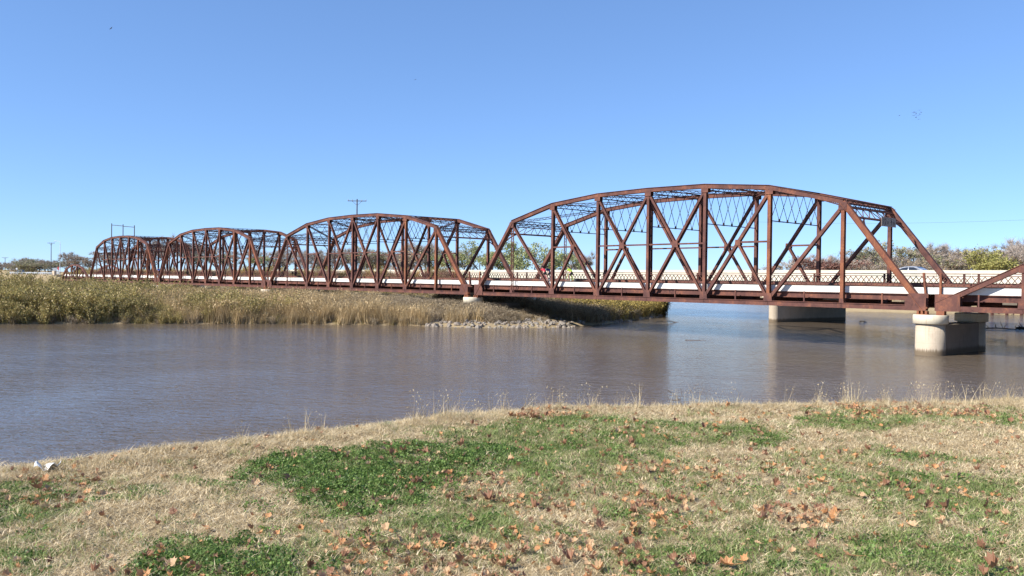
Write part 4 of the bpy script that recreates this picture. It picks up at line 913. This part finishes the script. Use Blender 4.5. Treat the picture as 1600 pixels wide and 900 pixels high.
# ---------------------------------------------------------------- bank vegetation
rs = np.random.default_rng(11)
def bush(rs, h, w, nst, nlf, ls, asp, droop=.3):
    """many arching stems with leaves along them"""
    az = rs.uniform(0, 6.28, nst); ln = rs.uniform(.2, 1, nst)**.6 * w; hh = h * rs.uniform(.55, 1.08, nst); tt = rs.uniform(.12, 1.0, (nst, nlf)); b0 = rs.normal(0, w*.22, (nst, 2))
    x = b0[:, :1] + np.cos(az)[:, None] * ln[:, None] * tt**1.5; y = b0[:, 1:] + np.sin(az)[:, None] * ln[:, None] * tt**1.5; z = hh[:, None] * (tt - droop * tt**3 * .5)
    c = np.stack([x, y, z], -1).reshape(-1, 3) + rs.normal(0, .07, (nst*nlf, 3)); lf = quads(c, ls, asp, rs)
    out = []
    for i in range(nst):
        p = [V(b0[i,0] + math.cos(az[i])*ln[i]*t**1.5, b0[i,1] + math.sin(az[i])*ln[i]*t**1.5, hh[i]*(t - droop*t**3*.5)) for t in (0, .5, .95)]; sd = V(-math.sin(az[i]), math.cos(az[i]), 0) * .012
        out += [(np.array([p[0]-sd, p[0]+sd, p[1]+sd*.7, p[1]-sd*.7]), np.array([[0,1,2,3]]), np.array([.2])), (np.array([p[1]-sd*.7, p[1]+sd*.7, p[2]]), np.array([[0,1,2]]), np.array([.3]))]
    return [lf] + out
def mk(name, mat, fn, n): return [proto(name, fn(rs), M[mat]) for _ in range(n)]
wil = mk('willow_shrub', 'willow', lambda r: bush(r, 2.5, 1.15, 34, 34, .15, .42), 5)
gol = mk('golden_shrub', 'golden', lambda r: bush(r, 2.1, 1.1, 34, 32, .13, .4), 3)
bru = mk('dry_brush', 'brush', lambda r: bush(r, 1.5, 1.1, 40, 22, .13, .22, .6) + [blades(70, 1.3, .7, .9, .025, r, 2)], 4)
ree = mk('reed_clump', 'reed', lambda r: [blades(85, 1.9, .55, .38, .035, r, 3, .6), quads(np.stack([r.normal(0,.45,14), r.normal(0,.45,14), r.uniform(1.4,1.9,14)], 1), .2, .3, r, np.array([[0,0,2.]]))], 4)
gra = mk('tall_dry_grass', 'reed', lambda r: [blades(90, .8, .5, .7, .03, r, 3, .6)], 3)
ggr = mk('tall_green_grass', 'willow', lambda r: [blades(90, 1.0, .5, .55, .03, r, 3, .6)], 2)
# candidate points on the far peninsula, thinned by distance to the shore
def zone(n, xr, yr, fn):
    x = rng.uniform(*xr, n); y = rng.uniform(*yr, n); s, k = shore(x, y); p = fn(x, y, s); m = (k == 1) & (s > .1) & (rng.uniform(size=n) < p); return x[m], y[m], s[m]
def plant(name, protos, x, y, sc, label, cat='shrubs', sink=.08):
    n = len(x); scatter(name, protos, np.stack([x, y, height(x, y) - sink], 1), rots(n, .09), sc, rng.integers(0, len(protos), n), label, cat); return n
brid = lambda x, y: (y > -2.2) & (y < 10.5)          # kept low beneath the deck
cs = lambda a: np.clip(a, 0, 1)
x, y, s = zone(15000, (-150, -50), (-85, -2), lambda x, y, s: cs((-17 - y) / 6 + .25 * vnoise(x, y, 5, 40)) * np.where(s < 7, .72, .3) * cs((40 - s) / 12))
plant('willow_thicket', wil, x, y, rng.uniform(.5, 1.22, len(x)) * (1 + .28 * vnoise(x, y, 4, 41)) * np.where(s < 1.2, .75, 1) * (.94 + .016 * np.clip(-y - 26, 0, 25)), 'yellow-green willow thicket along the left part of the far bank', 'shrubs')
x, y, s = zone(9000, (-100, -38), (-36, -4), lambda x, y, s: np.where((y < -8.5) & (y > -27), .85, .15) * cs((22 - s) / 8) * (vnoise(x, y, 3.5, 43) * .5 + .75))
plant('reed_bed', ree, x, y, rng.uniform(.6, 1.05, len(x)) * (1 + .2 * vnoise(x, y, 4, 44)), 'tall tan reeds on the middle of the far bank', 'reeds')
x, y, s = zone(2600, (-150, -50), (-85, -16), lambda x, y, s: np.where((s > .6) & (s < 9), .9, .1)); plant('mixed_reeds', ree + bru[:1], x, y, rng.uniform(.7, 1.25, len(x)), 'tan reeds and dead stems mixed into the willows of the left bank', 'reeds')
x, y, s = zone(7000, (-90, -36), (-13, -.5), lambda x, y, s: np.where(s > 3.2, .6, .03) * cs((24 - s) / 8)); plant('dry_brush_thicket', bru, x, y, rng.uniform(.6, 1.1, len(x)), 'grey-tan dry brush behind the rocks by the second pier', 'brush')
x, y, s = zone(2600, (-150, -36), (-1.5, 9.5), lambda x, y, s: np.where(s > 3, .3, .03) * cs((60 - s) / 10)); plant('brush_under_bridge', bru, x, y, rng.uniform(.3, .6, len(x)), 'low dry brush on the ground underneath the old bridge', 'brush')
x, y, s = zone(8000, (-90, -35), (6.5, 30.5), lambda x, y, s: np.where(s > .8, .75, .1) * cs((26 - s) / 8) * np.where(y < 17, 1, .35)); plant('tan_grass_bank', gra + bru[:2], x, y, rng.uniform(.85, 1.5, len(x)), 'tan grass and brush on the bank behind the nearest span', 'grass')
x, y, s = zone(2600, (-75, -38), (13, 44), lambda x, y, s: np.where(s > .35, .8, 0) * cs((20 - s) / 6)); plant('golden_thicket', gol, x, y, rng.uniform(.8, 1.35, len(x)), 'golden yellow-green brush covering the tip of the peninsula', 'shrubs')
x, y, s = zone(5000, (-260, -60), (-70, 22), lambda x, y, s: np.where(s > 14, .45, .05) * np.where(brid(x, y), .4, 1)); m = (x > -205) | (y < -4); x, y = x[m], y[m]; plant('field_grass', gra + ggr, x, y, rng.uniform(.5, .95, len(x)), 'rough dry grass on the flat land behind the thicket', 'grass')
x, y, s = zone(12000, (-110, -42), (-60, -9), lambda x, y, s: np.where(s < 2.2, 1, 0)); plant('bank_foot_grass', ggr + bru[:2], x, y, rng.uniform(.4, .8, len(x)), 'weeds at the foot of the far bank by the waterline', 'grass')
x = rng.uniform(-300, -76, 1500); y = rng.uniform(20, 28.6, 1500); plant('embankment_brush', bru + gol[:1], x, y, rng.uniform(.6, 1.25, 1500), 'dry brush on the slope beside the highway, behind the farther spans', 'brush')
# far shore on the right: low tan bank with brush
x = rng.uniform(-150, 40, 5000); y = rng.uniform(60, 240, 5000); s, k = shore(x, y); m = (k == 2) & (s > .8) & (s < 60) & (rng.uniform(size=5000) < np.where(s < 12, .8, .25)) & ~((y < 52) & (x > 0)); x, y = x[m], y[m]
plant('far_shore_brush', bru + gra, x, y, rng.uniform(.7, 1.3, len(x)), 'dry brush along the far shore beneath the highway bridge', 'brush')
# rocks along the foot of the bank
RM = []
for i in range(8):
    bm = bmesh.new(); bmesh.ops.create_icosphere(bm, subdivisions=1, radius=.5); r_ = np.random.default_rng(i); k = r_.uniform(.55, 1.1, 3)
    for v in bm.verts: v.co = Vector([v.co[j] * k[j] * r_.uniform(.75, 1.25) for j in range(3)])
    me = bpy.data.meshes.new('rock'); bm.to_mesh(me); bm.free(); me.materials.append(M['rock']); RM.append(me)
x = rng.uniform(-60, -30, 14000); y = rng.uniform(-16, 32, 14000); s, k = shore(x, y); pr = np.where((y > -9.5) & (y < 3), np.where(s < 3.6, 1, .1), np.where((y >= 3) & (y < 9), .15, np.where((s < 1.2) & (y > 0), .4, .01)))
m = (s > -.7) & (s < 5) & (rng.uniform(size=14000) < pr); x, y, s = x[m], y[m], s[m]; z = np.maximum(height(x, y), WZ - .1); sz = rng.gamma(1.7, .11, len(x)) + .10; sz = np.clip(sz, .1, .95)
order = np.argsort(-sz)
for i in order[:60]:
    o = mesh_obj('rock', RM[i % 8]); o.location = (x[i], y[i], z[i] + sz[i]*.05); o.rotation_euler = (rng.uniform(0,6), rng.uniform(0,6), rng.uniform(0,6)); o.scale = (sz[i],)*3
    w = 'in the bright rubble left of the dark pier shadow' if y[i] < 3 else 'on the thin shore in the shade behind the nearest span' if y[i] < 14 else 'at the tip of the peninsula'
    lb = ('larger pale angular rock ' if sz[i] > .7 else 'pale angular rock ') + w; k_ = list(order).index(i); lb = ('' if k_ == 0 else ORD[k_] + ' ') + 'largest rock, ' + w if k_ < 12 else lb; tag(o, lb, 'rock', 'shore rocks: ' + lb)
r2 = order[60:]; scatter('shore_rubble', [bpy.data.objects.new('rock_source', me) for me in RM], np.stack([x[r2], y[r2], z[r2]], 1), rng.uniform(0, 6.28, (len(r2), 3)), sz[r2], rng.integers(0, 8, len(r2)), 'small pale rubble along the waterline by the second pier', 'rubble')

# ---------------------------------------------------------------- driftwood
def branchy(name, base, seed, L, n, label, up=.25, rad=.07):
    rs = np.random.default_rng(seed); b = MB(); d = V(ra[0], ra[1], 0); pts = [V(0,0,0) + d*L*t + V(0,0,(.06*math.sin(5*t) + .05) * (n > 0) - rad*.5*(n == 0)) for t in np.linspace(0, 1, 7)]; b.tube(pts, [rad*(1-.5*t) for t in np.linspace(0,1,7)], 6)
    for i in range(n):
        p = pts[rs.integers(0, 7)] + rs.normal(0, .05, 3); q = p + d * rs.normal(0, .5) + V(0, 0, rs.uniform(.3, 1.4) * up * 3); m_ = (p + q) / 2 + rs.normal(0, .12, 3); b.tube([p, m_, q], [rad*.5, rad*.35, rad*.15], 5)
    o = b.build(name, M['bark']); o.location = base; tag(o, label, 'driftwood')
branchy('driftwood', on_z(1536, 514, WZ), 1, 4.2, 9, 'dark snag of driftwood with upright branches in the water right of the near pier')
branchy('driftwood', on_z(1588, 514, WZ), 2, 2.2, 4, 'dark log at the right edge of the river beyond the snag', .1, .16)
branchy('driftwood', on_z(1071, 531, WZ), 3, 2.3, 0, 'flat brown log floating in midstream', .05, .05)
branchy('driftwood', on_z(1036, 503, WZ), 4, 1.8, 1, 'small dark stick off the tip of the peninsula', .05, .05)
branchy('driftwood', on_z(1343, 503, WZ), 5, .9, 1, 'small dark snag in the water right of the highway bridge pier', .1, .06)

c = on_z(1068, 634, -.4); b = MB(); A, U = V(ra[0], ra[1], 0), V(0, 0, 1)
for pts, r_ in (([(0,0),(-.06,.12),(-.14,.22),(-.26,.30)], .006), ([(-.14,.22),(-.30,.31),(-.38,.30)], .005), ([(-.06,.12),(-.03,.26),(-.06,.34)], .005), ([(-.08,.14),(-.2,.13)], .008), ([(0,.02),(.1,.1)], .004)):
    b.tube([A*p + U*q for p, q in pts], [r_, r_*.9, r_*.6, r_*.5][:len(pts)], 5)
o = b.build('dead_branch', M['bark']); o.location = (c[0], c[1], float(height(c[0], c[1])) - .02); tag(o, 'thin dark bent twig sticking up from the brink in front of the river', 'twig')

# ---------------------------------------------------------------- poles, signs, guardrail
def pole(px, top, dep, arms, label, r=.16):
    p = at_depth(px, top, dep); z0 = float(height(p[0], p[1])) - .3; root = empty('utility_pole', (p[0], p[1], z0), 0, label, 'utility pole'); h = p[2] - z0
    b = MB(); b.tube([(0,0,0),(0,0,h)], [r, r*.65], 8); b.build('pole', M['wood'], root)
    for dz, w in arms:
        b = MB(); d = V(ra[0], ra[1], 0) * w/2; b.beam(V(0,0,h-dz)-d, V(0,0,h-dz)+d, .14, .12, (0,0,1)); a = b.build('crossarm', M['wood'], root)
        b = MB()
        for s in (-1, 1): b.beam(V(0,0,h-dz-.8), V(0,0,h-dz) + d*s*.55, .05, .05, (0,0,1))
        b.build('arm_brace', M['wood'], a); b = MB()
        for t in (-.95, -.5, .5, .95): q = d*t; b.tube([(q[0],q[1],h-dz+.05),(q[0],q[1],h-dz+.28)], .06, 6)
        b.build('insulators', M['galv'], a, 'stuff')
pole(558, 311, 150, [(.35, 3.4)], 'wooden utility pole with a single crossarm rising behind the second span')
pole(80, 379, 300, [(.2, 2.6)], 'dark wooden utility pole at the left by the arched span')
pole(8, 402, 420, [(.2, 3.2)], 'distant utility pole at the left edge of the picture')
root = None; hp = [at_depth(px, t, 300) for px, t in ((174.5, 349), (192.3, 350.5), (210, 352))]; c = hp[1]; z0 = float(height(c[0], c[1]))
root = empty('pole_frame', (c[0], c[1], z0), 0, 'three tall poles joined by crossbars above the farthest tall span', 'power line frame')
for q in hp: b = MB(); b.tube([(q[0]-c[0], q[1]-c[1], -.5), (q[0]-c[0], q[1]-c[1], q[2]-z0)], [.2, .15], 8); b.build('pole', M['wood'], root)
rel_ = [q - V(c[0], c[1], z0) for q in hp]
for (a, b_, dz) in ((0, 1, .6), (1, 2, .7), (1, 2, 4.2)): b = MB(); b.beam(rel_[a] - V(0,0,dz), rel_[b_] - V(0,0,dz), .28, .2, (0,0,1)); b.build('crossbar', M['wood'], root)
p = at_depth(94, 378, 290); z0 = float(height(p[0], p[1])); root = empty('street_lamp', (p[0], p[1], z0), 0, 'thin white street lamp beside the dark pole at the left', 'street lamp'); h = p[2] - z0
b = MB(); b.tube([(0,0,0),(0,0,h)], [.13,.07], 8); b.build('pole', M['white_metal'], root); b = MB(); b.tube([(0,0,h),(-.3*ra[0],-.3*ra[1],h+.25),(-1.4*ra[0],-1.4*ra[1],h+.35)], .05, 6); b.build('arm', M['white_metal'], root); b = MB(); b.tube([(-1.3*ra[0],-1.3*ra[1],h+.3),(-2*ra[0],-2*ra[1],h+.33)], [.08,.12], 6); b.build('lamp_head', M['white_metal'], root)
M['red_sign'] = simple('red_sign_face', (.55, .05, .04), .6, 0, .05); M['dark_sign'] = simple('back_of_sign', (.10, .09, .09), .7, 0, .1)
def road_sign(px, top, dep, w, h_, mat, label, name='road_sign'):
    p = at_depth(px, top, dep); z0 = float(height(p[0], p[1])); root = empty(name, (p[0], p[1], z0), YAW, label, 'road sign'); H = p[2] - z0
    b = MB(); b.box(-w/2, w/2, -.03, .03, H-h_, H); b.build('sign_panel', mat, root); b = MB(); b.box(-.05, .05, .035, .11, -.3, H-.1); b.build('sign_post', M['galv'], root)
road_sign(63, 407.5, 330, 1.1, 1.1, M['dark_sign'], 'dark square sign on a post above the low wood at the left')
road_sign(85.5, 418.5, 235, 1.1, 1.2, M['galv'], 'grey rectangular sign between the dark pole and the white lamp')
road_sign(91, 417, 225, .35, .9, M['red_sign'], 'narrow red and white marker beside the left end of the bridge')
road_sign(26, 418.6, 300, .6, .6, M['white_metal'], 'small white round-looking sign at the left roadside')
gr = empty('guardrail', (XB - 3, .2, 1.1), 0, 'white guardrail on dark posts along the approach road at the far left', 'guardrail')
b = MB(); b.box(-58, 0, -.06, 0, .42, .72); b.build('rail', M['galv'], gr)
pm = MB().box(-.12, .12, .01, .2, -.8, .78).mesh('post', M['white_metal'])
for i in range(26): mesh_obj('post', pm, None, gr, None, (-1.2 - i*2.2, 0, 0))
sd_ = sedan((XB - 66, 5.0, 1.0), R(180), 'small dark car on the approach road at the far left')
for ch in sd_.children:
    if ch.name.startswith(('body', 'roof')):
        ch.data = ch.data.copy(); ch.data.materials.clear(); ch.data.materials.append(M['tint'])
b = MB(); b.box(-330, XB - .3, -.1, 7.95, 1.13, 1.16); tag(b.build('approach_road', M['road']), kind='structure')
b = MB(); b.box(26.4, 60, -.1, 7.95, 1.13, 1.16); tag(b.build('approach_road', M['road']), kind='structure')
# old timber piles and a painted retaining wall on the far right shore
q0, q1 = on_z(1545, 492, WZ), on_z(1640, 493, WZ)
root = empty('retaining_wall', (q0[0], q0[1], WZ), math.atan2(q1[1]-q0[1], q1[0]-q0[0]), 'tan retaining wall with dark scribbles behind the right end of the bridge', 'wall'); LW = float(np.linalg.norm(q1 - q0)) + 6
b = MB(); b.box(0, LW, 2.2, 2.7, -.5, 2.9); b.build('wall_panel', M['tan_wall'], root)
b = MB()
for i in range(5): a = 1.0 + i*.42; b.tube([(a,2.18,2.3),(a+.15,2.17,2.62),(a+.3,2.17,2.34),(a+.38,2.17,2.55)], .035, 4)
b.build('graffiti', M['ink'], root)
for i in range(6): b = MB(); b.box(1+i*2.3, 1.35+i*2.3, .9, 1.2, -.6, 1.15); b.build('timber_pile', M['rust_dark'], root)
for i in range(5): b = MB(); b.beam((1.3+i*2.3,1.05,1.0),(2.3+i*2.3,1.05,.1), .12, .12); b.build('pile_brace', M['rust_dark'], root)
# thin power line crossing behind the right span
a, c = at_depth(1300, 349, 240), at_depth(1760, 336, 190); mid = (a + c) / 2 + V(0,0,-.6)
b = MB(); b.tube([a + (c-a)*t + V(0,0,-4*.6*t*(1-t)) for t in np.linspace(-.35, 1.1, 12)], .018, 4); tag(b.build('power_line', M['dark_steel']), 'single faint power line crossing the sky at the right', 'wire')

# birds
def bird(px, py, dep, sz, rz, label, group):
    b = MB(); k = sz; b.tube([(-.25*k,0,0),(-.1*k,0,.02),(.1*k,0,.02),(.28*k,0,.03)], [.02*k,.07*k,.07*k,.015*k], 6)
    for s in (-1, 1): b.plate([(.1*k,s*.04*k,.03),(.14*k,s*.35*k,.16*k),(-.02*k,s*.68*k,.08*k),(-.1*k,s*.3*k,.12*k),(-.08*k,s*.04*k,.03)], .02*k, (0,0,1))
    o = b.build('bird', M['dark_steel']); o.location = at_depth(px, py, dep); o.rotation_euler = (rng.normal(0,.3), 0, rz); tag(o, label, 'bird', group)
for px, py in ((1427,176.5),(1429.5,175.5),(1431.5,178),(1428.5,180.5),(1431.2,183.5),(1435.3,186.5),(1436.7,172.2),(1439.4,175.7),(1437.2,178.5),(1435,181)): bird(px, py, 330, 1.1, rng.uniform(0, 6), 'tiny dark bird in the loose flock at the upper right', 'birds of the flock at the upper right')
bird(1405.3, 180.6, 330, 1.0, 1, 'lone bird a little left of the flock', None); bird(173.4, 44.5, 260, 1.1, 2, 'single bird high in the upper left sky', None); bird(649, 124.5, 320, .9, 2, 'tiny bird in the open sky above the middle', None)
